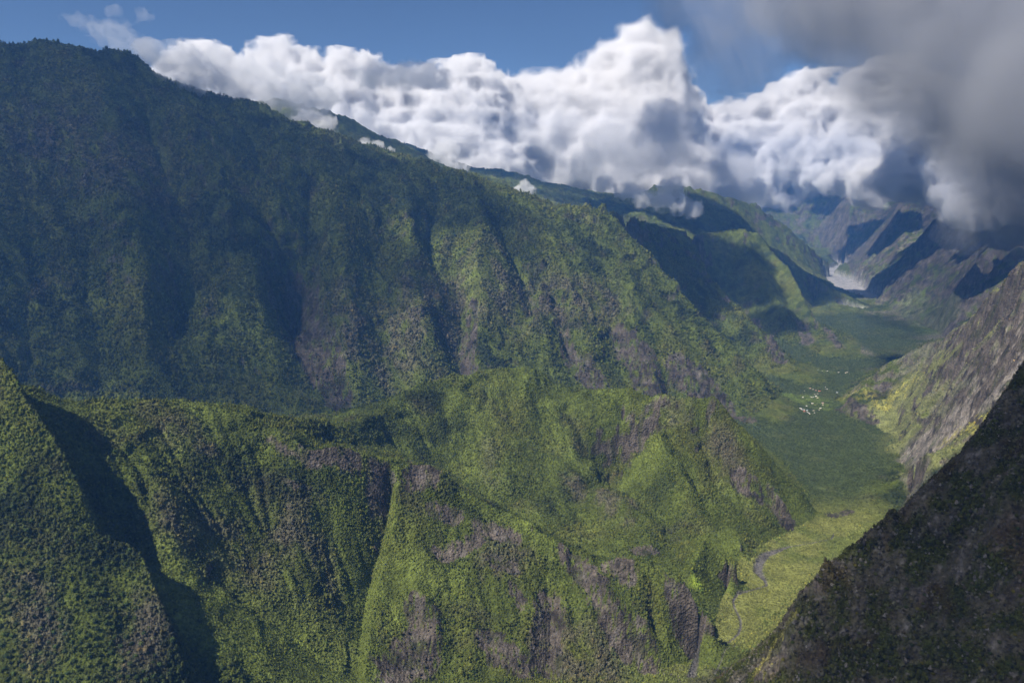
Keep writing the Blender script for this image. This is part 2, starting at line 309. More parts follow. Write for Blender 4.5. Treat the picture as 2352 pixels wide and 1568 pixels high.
SHAPES = [
 # massif ravines: course, depth, width, ymin
 ([(470, 330), (520, 370), (560, 420), (600, 450), (640, 520), (655, 570), (660, 620)], [20, 60, 90, 120], [90, 130, 160], 3000, 1.0),
 ([(720, 400), (705, 470), (700, 540), (690, 600), (672, 660), (672, 720), (700, 790), (715, 850), (770, 905), (815, 955)], [20, 60, 110, 190, 190, 110, 70, 50], [110, 130, 150, 150, 120], 3000, 0.9),
 ([(560, 400), (610, 440), (640, 500), (655, 535)], [-10, -50, -60, -20], [120, 120], 3000, 1.2),
 ([(700, 330), (740, 420), (770, 520), (800, 600), (790, 700), (830, 780)], [-20, -60, -60, -70, -40], [200, 240, 240], 3000, 1.1),
 ([(1010, 440), (985, 500), (980, 560), (998, 600)], [20, 70, 100, 50], [70, 110, 90], 3000, 1.0),
 ([(1060, 400), (1090, 470), (1112, 550), (1100, 620), (1085, 700), (1095, 760), (1075, 860)], [-10, -60, -80, -90, -70, -20], [150, 190, 190], 3000, 1.1),
 ([(1030, 560), (1050, 640), (1060, 700), (1045, 760), (1062, 830), (1085, 862)], [20, 60, 90, 140, 120, 60], [120, 130, 120], 3000, 1.0),
 ([(1140, 480), (1170, 560), (1210, 620), (1225, 690), (1190, 740), (1210, 800)], [20, 60, 80, 90, 40, 10], [120, 120, 100], 3000, 1.0),
 ([(1230, 520), (1260, 620), (1285, 700), (1300, 770), (1310, 830), (1375, 885)], [10, 50, 70, 100, 90, 40], [110, 120, 110], 3000, 1.0),
 ([(1180, 450), (1240, 560), (1270, 680), (1300, 760)], [-10, -40, -50, -30], [160, 160], 3000, 1.2),
 ([(1390, 600), (1400, 700), (1420, 800), (1440, 860)], [10, 40, 80, 60], [140, 140], 3000, 1.0),
 ([(1520, 830), (1540, 870), (1545, 910)], [20, 90, 60], [80, 90], 3000, 1.0),
 ([(300, 160), (330, 240), (360, 330), (400, 400), (430, 480), (430, 560), (445, 660)], [20, 50, 60, 90, 100, 60], [160, 200, 200], 3000, 1.0),
 ([(120, 130), (250, 230), (330, 265), (400, 300), (470, 335), (540, 400)], [-20, -60, -70, -60, -40], [200, 220, 200], 3000, 1.2),
 ([(60, 300), (120, 400), (160, 460), (200, 520), (190, 600), (215, 700), (220, 860)], [30, 70, 90, 120, 110, 100], [180, 220, 200], 2600, 1.0),
 ([(260, 420), (300, 520), (290, 620), (330, 720), (340, 830)], [-30, -60, -70, -60], [180, 180], 2600, 1.2),
 ([(30, 430), (70, 540), (50, 640), (60, 760), (40, 860)], [20, 70, 110, 120, 80], [150, 170, 160], 2400, 1.0),
 ([(860, 430), (880, 520), (850, 600), (870, 700), (880, 800), (890, 900)], [20, 50, 60, 50, 70], [140, 160, 130], 3000, 1.0),
 ([(920, 400), (950, 500), (940, 600), (960, 700), (980, 800)], [-20, -50, -50, -60], [170, 170], 3000, 1.2),
 ([(530, 260), (580, 300), (600, 360), (580, 400)], [20, 70, 80, 30], [130, 130], 3000, 1.0),
 # the hill in the middle
 ([(1390, 935), (1430, 985), (1400, 1020)], [-10, -20], [70, 70], 2000, 1.1),
 ([(1470, 950), (1480, 1000), (1440, 1020), (1400, 1050), (1412, 1110)], [40, 120, 120, 80], [60, 70, 60], 2000, 0.9),
 ([(1340, 1030), (1400, 1045), (1440, 1020), (1490, 985), (1530, 960), (1560, 945)], [30, 60, 70, 70, 50], [40, 45], 2000, 0.8),
 ([(1200, 960), (1240, 1010), (1300, 1040), (1330, 1060)], [15, 35, 20], [120, 120], 2000, 1.2),
 ([(1110, 1140), (1180, 1145), (1230, 1125), (1260, 1105)], [15, 55, 45, 15], [32, 34], 1800, 0.8),
 ([(1320, 1150), (1350, 1115), (1400, 1110)], [25, 30, 10], [34, 34], 1800, 0.8),
 ([(1580, 1085), (1600, 1130), (1590, 1100), (1620, 1170)], [20, 35, 20], [40, 40], 1800, 1.0),
 ([(1700, 1030), (1760, 1110), (1800, 1170), (1850, 1200)], [-5, -20, -15], [60, 60], 1800, 1.2),
 ([(1500, 1170), (1530, 1210), (1545, 1260)], [20, 50, 50], [60, 60], 1700, 0.9),
 # slope below the left crest
 ([(770, 1010), (700, 1045), (640, 1035), (600, 1010)], [12, 24, 12], [36, 40], 1300, 0.9),
 ([(400, 1000), (450, 1100), (430, 1180)], [-15, -20], [80, 80], 1300, 1.1),
 ([(560, 980), (600, 1080), (620, 1200), (560, 1290)], [10, 20, 25, 20], [70, 80], 1300, 1.1),
 ([(720, 1060), (760, 1180), (740, 1300), (800, 1400)], [10, 22, 25, 20], [70, 80], 1300, 1.1),
 ([(230, 1060), (270, 1130), (320, 1230), (390, 1265)], [20, 60, 60, 40], [60, 80], 1150, 1.0),
 ([(320, 1010), (350, 1090), (395, 1200), (410, 1260)], [-10, -25, -25], [60, 60], 1150, 1.1),
 ([(200, 1050), (250, 1090), (280, 1180)], [-10, -25, -10], [50, 50], 1150, 1.1),
 ([(1485, 1000), (1530, 1060), (1590, 1130), (1625, 1185)], [-8, -24, -22, -8], [38, 38], 2000, 1.0),
 ([(1140, 1105), (1200, 1165), (1290, 1225), (1350, 1268)], [-4, -16, -16, -6], [34, 34], 1800, 1.0),
 ([(1380, 1140), (1440, 1185), (1470, 1230)], [-6, -22, -14], [36, 36], 1800, 1.0),
 ([(1230, 860), (1200, 930), (1215, 1000)], [-6, -18, -10], [50, 50], 2300, 1.0),
 ([(1060, 880), (1050, 960), (1075, 1050)], [-4, -14, -8], [50, 50], 2300, 1.0),
 ([(1290, 910), (1330, 980), (1350, 1020)], [6, 26, 20], [60, 60], 2300, 1.0),
 ([(1600, 935), (1610, 1010), (1640, 1080)], [8, 26, 20], [45, 45], 2300, 1.0),
 ([(640, 900), (600, 850), (560, 800)], [10, 30, 20], [90, 90], 2800, 1.0),
 ([(560, 560), (480, 620), (420, 700), (380, 780)], [30, 60, 60, 40], [110, 120], 2800, 1.0),
 ([(250, 520), (330, 600), (420, 640), (520, 700)], [-20, -50, -50, -30], [120, 120], 2800, 1.1),
 ([(760, 560), (850, 640), (960, 700), (1040, 760)], [-20, -50, -40, -30], [120, 120], 3000, 1.1),
 ([(1180, 700), (1260, 780), (1340, 850), (1390, 890)], [-20, -45, -40, -20], [90, 90], 3000, 1.0),
 ([(1400, 560), (1450, 660), (1530, 760), (1600, 860)], [-10, -35, -35, -20], [100, 100], 3000, 1.1),
 # left spur face
 ([(60, 1050), (90, 1250), (110, 1400), (120, 1560)], [6, 16, 14], [50, 60], 500, 1.1),
 ([(200, 1280), (280, 1400), (260, 1560)], [5, 14, 12], [40, 50], 500, 1.1),
 # cliffs under the knob ridge
 ([(1250, 1290), (1265, 1400), (1262, 1470), (1250, 1540)], [5, 22, 45, 30], [40, 34], 1300, 0.8),
 ([(1495, 1345), (1500, 1400), (1510, 1440)], [15, 40, 25], [20, 22], 1300, 0.8),
 ([(1560, 1370), (1570, 1420), (1560, 1450)], [10, 45, 30], [36, 40], 1300, 0.8),
 ([(1340, 1290), (1370, 1340), (1400, 1400), (1440, 1450), (1500, 1490)], [-10, -22, -22, -12], [45, 45], 1300, 1.2),
 ([(1270, 1260), (1300, 1300), (1340, 1370), (1360, 1440)], [-5, -18, -14], [40, 40], 1300, 1.2),
 ([(1010, 1130), (1040, 1180), (1010, 1250), (1030, 1300)], [5, 14, 16], [45, 45], 1300, 1.0),
 ([(940, 1380), (955, 1360), (1000, 1420), (1010, 1500)], [-10, -18, -10], [40, 45], 1300, 1.2),
 ([(1030, 1400), (1050, 1480), (1010, 1540)], [8, 24, 20], [30, 34], 1300, 0.9),
 ([(1120, 1420), (1130, 1500), (1120, 1550)], [8, 18, 14], [34, 34], 1300, 1.0),
 ([(990, 1260), (1040, 1275), (1090, 1250)], [10, 20, 8], [22, 22], 1300, 0.8),
 ([(980, 1085), (940, 1105), (930, 1125)], [4, 12, 4], [24, 24], 1300, 0.8),
 # far spurs
 ([(1600, 570), (1640, 650), (1700, 720), (1760, 800)], [15, 50, 50, 20], [150, 150], 5200, 1.0),
 ([(1700, 560), (1740, 640), (1790, 720), (1830, 790)], [-20, -60, -60, -30], [150, 150], 5200, 1.0),
 ([(1760, 590), (1800, 670), (1840, 740)], [15, 50, 40], [110, 110], 5200, 1.0),
 ([(1500, 580), (1560, 640), (1610, 700)], [-15, -50, -40], [130, 130], 5000, 1.0),
 ([(1640, 700), (1720, 780), (1770, 850)], [-10, -35, -20], [80, 80], 4200, 1.0),
 ([(2120, 470), (2130, 530), (2090, 560)], [60, 160, 90], [240, 240], 8800, 0.9),
 ([(2330, 560), (2250, 620), (2190, 690)], [20, 60, 40], [110, 110], 5200, 1.0),
 ([(2140, 560), (2100, 600), (2060, 640)], [-30, -80, -40], [200, 200], 7500, 1.0),
 ([(1820, 500), (1800, 540), (1830, 580)], [60, 150, 80], [350, 350], 13000, 1.0),
 ([(1700, 480), (1740, 520), (1790, 570)], [30, 90, 60], [280, 280], 9000, 1.0),
 # right side walls
 ([(2352, 650), (2290, 730), (2240, 800), (2190, 870), (2150, 930), (2110, 980)], [30, 60, 50, 30, 20], [90, 110, 90], 2300, 1.1),
 ([(2300, 700), (2230, 790), (2160, 850)], [-10, -30, -20], [80, 80], 2300, 1.2),
 ([(2300, 580), (2210, 640), (2120, 700)], [20, 60, 30], [160, 160], 5500, 1.1),
 ([(2250, 520), (2160, 570), (2080, 640)], [-20, -80, -60], [220, 220], 5500, 1.2),
 ([(2180, 520), (2120, 560), (2060, 620)], [30, 110, 70], [240, 240], 7500, 1.1),
 ([(2080, 480), (2040, 560), (1990, 600)], [40, 120, 90], [300, 300], 9000, 1.1),
 ([(1980, 470), (1960, 540), (1950, 590)], [60, 160, 90], [320, 320], 12000, 1.1),
 ([(1900, 450), (1880, 520), (1900, 580)], [60, 160, 90], [320, 320], 12000, 1.1),
]
def erode(H, batches, ndrop, steps, seed, rate=0.3, cap=4.0):
    """many water drops at once, each cutting where it speeds up and laying down where it slows"""
    rng = np.random.default_rng(seed)
    nr, nc = H.shape
    du = (U1 - U0) / (nc - 1)
    ysc = np.exp(np.linspace(W0, W1, nr))[:, None] * du       # metres per cell
    h = (H / ysc)
    # height in cell units is not the slope across rows: keep metres and divide locally
    Hm = H.astype(np.float64).copy()
    for b in range(batches):
        x = rng.uniform(1, nc - 3, ndrop); y = rng.uniform(1, nr - 3, ndrop)
        dx = np.zeros(ndrop); dy = np.zeros(ndrop); vel = np.ones(ndrop); wat = np.ones(ndrop); sed = np.zeros(ndrop)
        for s in range(steps):
            xi = x.astype(int); yi = y.astype(int); fx = x - xi; fy = y - yi
            sc = ysc[yi, 0]
            f = yi * nc + xi; R = Hm.ravel()
            h00 = R[f]; h10 = R[f + 1]; h01 = R[f + nc]; h11 = R[f + nc + 1]
            gx = ((h10 - h00) * (1 - fy) + (h11 - h01) * fy) / sc
            gw = ((h01 - h00) * (1 - fx) + (h11 - h10) * fx) / sc
            u = U0 + x * du
            gy = gw - u * gx                                   # true forward slope
            sx = gx - u * gy; sy = gy                          # the same downhill course in grid directions
            hh = (h00 * (1 - fx) + h10 * fx) * (1 - fy) + (h01 * (1 - fx) + h11 * fx) * fy
            dx = dx * 0.3 - sx; dy = dy * 0.3 - sy
            l = np.hypot(dx, dy) + 1e-9; dx /= l; dy /= l
            nx = np.clip(x + dx, 1, nc - 3); ny = np.clip(y + dy, 1, nr - 3)
            xj = nx.astype(int); yj = ny.astype(int); gx2 = nx - xj; gy2 = ny - yj; g = yj * nc + xj
            h2 = (R[g] * (1 - gx2) + R[g + 1] * gx2) * (1 - gy2) + (R[g + nc] * (1 - gx2) + R[g + nc + 1] * gx2) * gy2
            dh = (h2 - hh) / sc
            capa = np.maximum(-dh, 0.01) * vel * wat * cap
            dep = np.where(dh > 0, np.minimum(dh, sed), np.where(sed > capa, (sed - capa) * 0.3, -np.minimum((capa - sed) * rate, np.maximum(-dh, 0) * 0.9)))
            dep = np.clip(dep, -0.25, 0.25)
            sed -= dep
            a = dep * sc
            Hm += (np.bincount(f, a * (1 - fx) * (1 - fy), nr * nc) + np.bincount(f + 1, a * fx * (1 - fy), nr * nc)
                   + np.bincount(f + nc, a * (1 - fx) * fy, nr * nc) + np.bincount(f + nc + 1, a * fx * fy, nr * nc)).reshape(nr, nc)
            vel = np.sqrt(np.maximum(vel * vel * 0.9 - dh * 2.0, 0.05)); vel = np.minimum(vel, 3)
            wat *= 0.985; x = nx; y = ny
    return Hm
def resample(A, nr, nc):
    r = np.linspace(0, A.shape[0] - 1, nr); c = np.linspace(0, A.shape[1] - 1, nc)
    r0 = np.minimum(r.astype(int), A.shape[0] - 2); c0 = np.minimum(c.astype(int), A.shape[1] - 2)
    fr = (r - r0)[:, None]; fc = (c - c0)[None]
    T = A[r0] * (1 - fr) + A[r0 + 1] * fr
    return T[:, c0] * (1 - fc) + T[:, c0 + 1] * fc
def slope_of(H):
    gy = np.gradient(H, axis=0) / (Yg * DW); gx = np.gradient(H, axis=1) / (Yg * DU)
    gY = gy - us[None] * gx
    return gx, gY, np.hypot(gx, gY)
def smoothstep(a, b, x):
    t = np.clip((x - a) / (b - a), 0, 1); return t * t * (3 - 2 * t)
def blur(A, n):
    for _ in range(n):
        B = np.pad(A, 1, mode='edge')
        A = (B[:-2, 1:-1] + B[2:, 1:-1] + B[1:-1, :-2] + B[1:-1, 2:] + 4 * A) / 8
    return A
def detail(H):
    CR = np.zeros_like(H)
    for s in SHAPES:
        H = shape(H, s[0], (np.array(s[1]) * (1.3 if s[3] >= 2400 else 1.0)).tolist(), s[2], s[3], s[4])
    above = H - zfloor(Yg)
    m = smoothstep(8, 90, above)                          # 0 on the valley floor
    # winding the straight lines, rough rock and spurs; scales grow with distance
    U = us[None, :] * np.ones_like(Yg); Wl = ws[:, None] * np.ones_like(Yg)
    wx = fbm(Xg / 260, Yg / 260, 4, 5); wy = fbm(Xg / 260 + 31, Yg / 260 + 7, 4, 6)
    n1 = ridged(Xg / 620 + 0.5 * wx, Yg / 620 + 0.5 * wy, 5, 11) - 0.45
    n2 = fbm(U * 16 + 3, Wl * 16, 6, 21, 0.55)
    far = np.clip(Yg / 4000, 0.25, 2.5)
    rj = np.interp(YS, [420, 1150, 1400, 1e5], [1, 1, 0, 0])[:, None] * (us[None] > 0.2)
    H = H + m * rj * (13 * fbm(Xg / 75, Yg / 75, 4, 61) + 10 * (ridged(Xg / 34, Yg / 34, 4, 63) - 0.4))
    H = H + m * (n1 * 42 * np.minimum(far, 1.1) + n2 * 0.0055 * Yg + 13 * far ** 0.7 * fbm(Xg / 110 + wx, Yg / 110 + wy, 4, 41))
    # broken cliff bands: the slope goes down in uneven steps
    per = np.where(Yg > 2800, 150.0, 62.0)
    q_ = H / per + 1.6 * wx + 0.9 * fbm(Xg / 400, Yg / 400, 3, 71)
    fr_ = q_ - np.floor(q_)
    st = (np.floor(q_) + smoothstep(0.42, 0.62, fr_) - q_) * per
    pm = smoothstep(-0.1, 0.35, fbm(Xg / (per * 3.2), Yg / (per * 3.2), 3, 73)) * m
    H = H + st * pm * np.interp(YS, [420, 1150, 1500, 1e5], [0.25, 0.25, 0.32, 0.42])[:, None]
    f = 3
    h = resample(H, NW // f, NU // f)
    e = erode(h, EB, int(NW * NU / 60), 80, 3, 0.07, 2.0)
    k = 0.33 * np.interp(YS, [420, 1150, 1500, 2600, 3000, 1e5], [0.3, 0.35, 0.9, 0.9, 0.6, 0.6])[:, None]
    H = H + k * resample(e - h, NW, NU)
    for i, h_, w_ in CRESTS:
        l = L[i]
        for a, b in zip(l[:-1], l[1:]):
            f_ = path_field([a[:2], b[:2]], w_)
            if f_ is None: continue
            sl, d, t = f_
            n_ = 1 + 0.5 * fbm(Xg[sl] / (w_ * 1.2), Yg[sl] / (w_ * 1.2), 3, 81)
            ends = smoothstep(0, 0.02, t) * 0 + 1
            CR[sl] = np.maximum(CR[sl], h_ * np.clip(1 - d / w_, 0, 1) ** 1.15 * n_ * ends)
    H = H + CR
    return H
def regions():
    f = 8; nr, nc = NW // f, NU // f
    S = np.zeros((10, nr * nc))
    for l, tg in zip(L, TAG):
        for p, q in zip(l[:-1], l[1:]):
            t = np.linspace(0, 1, 60)[:, None]; pt = np.array(p)[None] * (1 - t) + np.array(q)[None] * t
            Y = np.maximum(pt[:, 1], 100.)
            c = np.rint((pt[:, 0] / Y - U0) / (U1 - U0) * (nc - 1)).astype(int); r = np.rint((np.log(Y) - W0) / (W1 - W0) * (nr - 1)).astype(int)
            ok = (c >= 0) & (c < nc) & (r >= 0) & (r < nr)
            S[tg][r[ok] * nc + c[ok]] = 1
    S = S.reshape(10, nr, nc); M = S.sum(0) > 0; S = S / np.maximum(S.sum(0), 1)
    for g in range(10):
        S[g] = relax(S[g].copy(), M, None, 150, 1.0, 1.0)
    G = np.array([resample(S[g], NW, NU) for g in range(1, 10)])
    return G.argmax(0) + 1
EB = 3
# ---------------------------------------------------------------- shared builders
def mesh_from(name, verts, faces_flat, nper, smooth=False):
    me = bpy.data.meshes.new(name)
    n = len(faces_flat) // nper
    me.vertices.add(len(verts)); me.vertices.foreach_set("co", np.asarray(verts, np.float32).ravel())
    me.loops.add(len(faces_flat)); me.loops.foreach_set("vertex_index", np.asarray(faces_flat, np.int32))
    me.polygons.add(n); me.polygons.foreach_set("loop_start", np.arange(0, n * nper, nper, dtype=np.int32))
    me.polygons.foreach_set("loop_total", np.full(n, nper, np.int32))
    if smooth: me.polygons.foreach_set("use_smooth", np.ones(n, bool))
    me.update(calc_edges=True)
    return me
def link(name, me, kind=None, label=None, category=None, group=None, parent=None):
    o = bpy.data.objects.new(name, me); col_main.objects.link(o)
    if kind: o["kind"] = kind
    if label: o["label"] = label
    if category: o["category"] = category
    if group: o["group"] = group
    if parent: o.parent = parent
    return o
class NT:
    def __init__(s, name):
        s.m = bpy.data.materials.new(name); s.m.use_nodes = True; s.t = s.m.node_tree; s.t.nodes.clear()
        s.out = s.t.nodes.new("ShaderNodeOutputMaterial")
    def n(s, typ, **kw):
        nd = s.t.nodes.new(typ)
        for k, v in kw.items():
            if k.startswith("i_"): nd.inputs[k[2:].replace("_", " ")].default_value = v
            else: setattr(nd, k, v)
        return nd
    def l(s, a, b): s.t.links.new(a, b)

# ---------------------------------------------------------------- land
H = solve()
H = detail(H)
above = H - zfloor(Yg)
REGION = regions()
gx, gY, SL = slope_of(H)
U_px, V_px = to_px(Xg, Yg, H)
lowf = fbm(Xg / 330, Yg / 330, 4, 101)
midf = fbm(Xg / 90, Yg / 90, 4, 103)
fine = fbm(Xg / 22, Yg / 22, 3, 105)
selff = fbm(us[None, :] * 60 + 0 * Yg, ws[:, None] * 60 + 0 * Yg, 4, 107)
streak = fbm(us[None, :] * 210 + 0 * Yg, ws[:, None] * 36 + H / Yg * 30, 4, 109)
strata = perlin(0.6 * lowf + Xg / 2500, H / 26.0 + 1.3 * lowf, 111)
REL = np.zeros_like(H)           # extra relief, metres

def near_path(pix, rad, ymin=0.0, soft=0.5, floor=False):
    """0..1 weight round a course of places picked in the view"""
    pts = [FL(u, v)[:2] for u, v in pix] if floor else [hit(H, u, v, ymin) for u, v in pix]
    if len(pts) == 1: pts = [pts[0], (pts[0][0] + 1, pts[0][1])]
    f = path_field(pts, np.max(rad) * 1.7)
    W = np.zeros_like(H)
    if f is None: return W
    sl, d, t = f
    r = np.interp(t, np.linspace(0, 1, np.size(rad)), np.atleast_1d(rad))
    r = r * (1 + 0.6 * fbm(Xg[sl] / (np.max(rad) * .6), Yg[sl] / (np.max(rad) * .6), 3, 55))
    W[sl] = smoothstep(1.0 + soft, 1.0 - soft, d / np.maximum(r, 0.1))
    return W
def paint(M, pix, rad, amt=1.0, ymin=0.0, soft=0.35, floor=False):
    w = near_path(pix, rad, ymin, soft, floor) * amt
    return np.maximum(M, w)

zero = np.zeros_like(H)
reg = REGION
FLOORM = smoothstep(26, 8, above) * (SL < 0.35)
# bare rock
ROCK = smoothstep(1.5, 2.2, SL + 0.6 * midf + 0.35 * streak) * 0.8
ROCK = np.where(reg == 1, smoothstep(2.8, 4.0, SL + 0.7 * midf + 0.35 * streak) * 0.7, ROCK)
ROCK = np.where(reg == 9, ROCK * 0.5, ROCK)
ROCK = np.where(reg == 2, ROCK * 0.25, ROCK)
ROCK = np.where(reg == 3, smoothstep(1.6, 2.6, SL + 0.6 * midf + 0.3 * streak) * 0.45, ROCK)
ROCK = np.where((reg == 7) | (reg == 6), smoothstep(0.05, 0.55, SL * 0.55 + 0.6 * lowf + 0.5 * streak - 0.15) * 0.8, ROCK)
for pix, rad, ymin in [
    ([(680, 690), (700, 760), (740, 830), (780, 930)], [70, 90, 100, 60], 3000),
    ([(1085, 700), (1080, 760), (1075, 850)], [30, 45, 50], 3000),
    ([(1295, 770), (1310, 830), (1370, 885)], [30, 50, 60], 3000),
    ([(1420, 770), (1470, 830), (1500, 870), (1510, 900)], [50, 90, 110, 90], 3000),
    ([(1560, 850), (1610, 880), (1650, 930)], [80, 110, 90], 3000),
    ([(1680, 950), (1720, 965)], [40, 40], 3000),
    ([(1840, 745), (1860, 790)], [50, 60], 4000), ([(1900, 760), (1930, 800)], [40, 40], 4000),
    ([(1660, 690), (1730, 745), (1790, 830)], [40, 60, 60], 4000),
    ([(960, 1090), (990, 1095), (940, 1110)], [26, 22], 1300), ([(990, 1170), (1050, 1190)], [16, 18], 1300),
    ([(1100, 1215), (1180, 1235)], [22, 20], 1300), ([(1000, 1275), (1060, 1265), (1100, 1245)], [12, 16], 1300),
    ([(1300, 1265), (1340, 1320), (1380, 1360)], [24, 34, 30], 1300), ([(1400, 1300), (1440, 1310)], [22, 24], 1300),
    ([(950, 1390), (975, 1440), (960, 1500), (900, 1540)], [22, 44, 50, 40], 1200), ([(1130, 1290), (1180, 1310)], [14, 16], 1300),
    ([(1260, 1400), (1262, 1470), (1250, 1530)], [30, 36, 40], 1300), ([(1380, 1380), (1430, 1450), (1480, 1500)], [30, 40, 34], 1300),
    ([(1555, 1370), (1575, 1430), (1600, 1420)], [30, 34, 30], 1300), ([(1120, 1480), (1200, 1530)], [30, 30], 1300), ([(1180, 1360), (1200, 1390)], [14, 14], 1300),
    ([(1510, 960), (1480, 1000), (1440, 1030)], [10, 14, 12], 1900), ([(1700, 1110), (1730, 1130)], [36, 40], 1900), ([(1770, 1150), (1800, 1190)], [30, 36], 1900),
    ([(1460, 1270), (1500, 1265)], [20, 20], 1600), ([(1940, 935), (1980, 950), (2000, 970)], [50, 60, 40], 3000), ([(2020, 885), (2035, 890)], [30, 30], 3000),
    ([(1905, 1185), (1950, 1175)], [16, 20], 2000),
    ([(780, 1050), (820, 1060), (700, 1045)], [12, 14], 1300), ([(1850, 1365), (1870, 1350)], [10, 10], 700), ([(1800, 1470), (1760, 1540)], [12, 16], 700),
  ]:
    ROCK = paint(ROCK, pix, rad, 0.9 * smoothstep(-0.6, 0.1, streak + 0.6 * midf), ymin)
ROCK = smoothstep(0.30, 0.62, ROCK + 0.22 * fine + 0.12 * selff)
# pale brown scrub and scree
SCREE = zero.copy()
for pix, rad, ymin in [
    ([(430, 1200), (560, 1270), (640, 1290), (720, 1260)], [60, 80, 60], 1300), ([(400, 990), (450, 1010)], [40, 40], 1300),
    ([(1320, 1100), (1440, 1180)], [40, 30], 1800), ([(1120, 1020), (1125, 1100)], [26, 30], 2000), ([(1660, 1040), (1680, 1090)], [50, 50], 2000),
    ([(1450, 1150), (1455, 1190)], [16, 18], 1800), ([(1550, 930), (1560, 960)], [40, 40], 2000), ([(950, 720), (1050, 700), (1400, 700)], [150, 200, 120], 3000),
    ([(100, 300), (300, 380)], [200, 250], 3000), ([(760, 770), (900, 800)], [160, 160], 3000), ([(1130, 1300), (1180, 1260)], [40, 40], 1300),
    ([(300, 1500), (330, 1420)], [40, 40], 600), ([(60, 1350), (100, 1480)], [30, 30], 500), ([(1300, 1500), (1400, 1530)], [60, 60], 1300),
  ]:
    SCREE = paint(SCREE, pix, rad, 0.75, ymin, 0.7)
# tan walls on the right
TAN = np.where(reg == 8, 0.45 * smoothstep(0.45, 0.75, SL * 0.62 + 0.35 * lowf + 0.3 * streak), 0.0) * (above > 25)
TW = paint(zero, [(2380, 740), (2300, 850), (2230, 930), (2160, 990), (2100, 1030), (2085, 1040)], [130, 170, 150, 110, 70, 40], 0.97, 2300, 0.25)
TAN = np.maximum(TAN, TW)
TAN = np.where((reg == 7), 0.65 * smoothstep(-0.25, 0.35, lowf + streak * .6), TAN)
GRASSR = paint(zero, [(2352, 610), (2280, 700), (2190, 800), (2110, 890), (2060, 960), (2040, 1030)], [90, 150, 190, 190, 140, 80], 0.9, 2600, 0.3)
GRASSR = paint(GRASSR, [(2160, 1040), (2230, 1000), (2300, 940)], [70, 60, 60], 0.9, 2300, 0.4)
GRASSR = paint(GRASSR, [(2100, 1080), (2130, 1040)], [50, 50], 0.9, 2300, 0.4)
GRASSR = GRASSR * (1 - 0.95 * TW)
YEL = paint(zero, [(2060, 900), (2090, 880), (2040, 930)], [60, 70], 0.6 * smoothstep(-0.1, 0.3, midf + fine), 3000) 
YEL = paint(YEL, [(1990, 905), (1950, 915)], [50, 50], 0.5 * smoothstep(-0.1, 0.3, midf + fine), 3000)
YEL = paint(YEL, [(2250, 990), (2270, 960), (2180, 1010)], [34, 40], 0.8 * smoothstep(-0.3, 0.2, fine), 2200)
YEL = paint(YEL, [(1750, 1550), (1780, 1500), (1810, 1440)], [10, 14, 8], 0.8, 700)
# light grassy green; a few strokes put sunlit edges into the colour
LIGHT = paint(zero, [(1640, 1300), (1690, 1330), (1650, 1420), (1600, 1480), (1500, 1560)], [60, 60, 70, 60], 0.8, 1400)
LIGHT = paint(LIGHT, [(380, 1330), (480, 1400), (600, 1460), (740, 1540)], [50, 90, 120, 130], 0.95, 900)
LIGHT = paint(LIGHT, [(905, 1100), (900, 1200), (880, 1300), (850, 1420), (842, 1560)], [14, 22, 26, 26], 0.75, 1200)  # sunlit edge of the arete, put into the colour
LIGHT = paint(LIGHT, [(1070, 1140), (1160, 1190), (1250, 1250), (1340, 1300)], [14, 26, 26, 16], 0.75, 1300)
LIGHT = paint(LIGHT, [(1480, 1300), (1560, 1340), (1620, 1400)], [12, 14, 14], 0.7, 1300)
LIGHT = paint(LIGHT, [(1080, 870), (1250, 900), (1400, 920), (1560, 925)], [50, 60, 60, 30], 0.45, 2300)
LIGHT = paint(LIGHT, [(600, 760), (560, 840), (640, 920), (780, 960)], [160, 220, 200, 120], 0.4, 2800)
LIGHT = paint(LIGHT, [(1090, 600), (1100, 680)], [70, 60], 0.6, 3000)  # lit rib of the massif, painted lighter
LIGHT = paint(LIGHT, [(645, 480), (655, 530)], [60, 60], 0.6, 3000)  # sunlit face above the ravine, painted lighter
LIGHT = paint(LIGHT, [(1660, 1240), (1630, 1270), (1610, 1300)], [40, 40], 0.8, 1700)
LIGHT = np.where(reg == 1, np.maximum(LIGHT, 0.65 * smoothstep(-0.05, 0.3, fbm(Xg / 210 + 5, Yg / 210, 4, 181) + 0.15 * midf)), LIGHT)
VIVID = paint(zero, [(1595, 1335), (1605, 1345)], [12, 12], 1.0, 1500)
VIVID = paint(VIVID, [(1812, 912), (1845, 918), (1872, 925), (1880, 935)], [50, 100, 100, 80], 0.85 * smoothstep(-0.5, 0.3, midf + lowf), 3500, floor=True)
VIVID = paint(VIVID, [(1893, 858), (1930, 863), (1965, 864)], [40, 50, 50], 0.5 * smoothstep(-0.5, 0.3, midf + lowf), 3500, floor=True)
YEL = paint(YEL, [(1859, 905), (1861, 908)], [16, 16], 0.7, 3500, 0.5, True)
YEL = paint(YEL, [(1871, 929), (1873, 934)], [16, 14], 0.9, 3500, 0.5, True)
YEL = paint(YEL, [(1910, 858), (1925, 866)], [22, 20], 0.5, 3500, 0.5, True)
VIVID = paint(VIVID, [(2150, 770), (2110, 740), (2080, 720)], [150, 110], 0.4, 5000, floor=True)
# the flat valley: bright grass near, dark filao forest beyond
NEARF = FLOORM * smoothstep(2750, 2350, Yg + 160 * lowf)
FARF = FLOORM * (1 - smoothstep(2750, 2350, Yg + 160 * lowf))
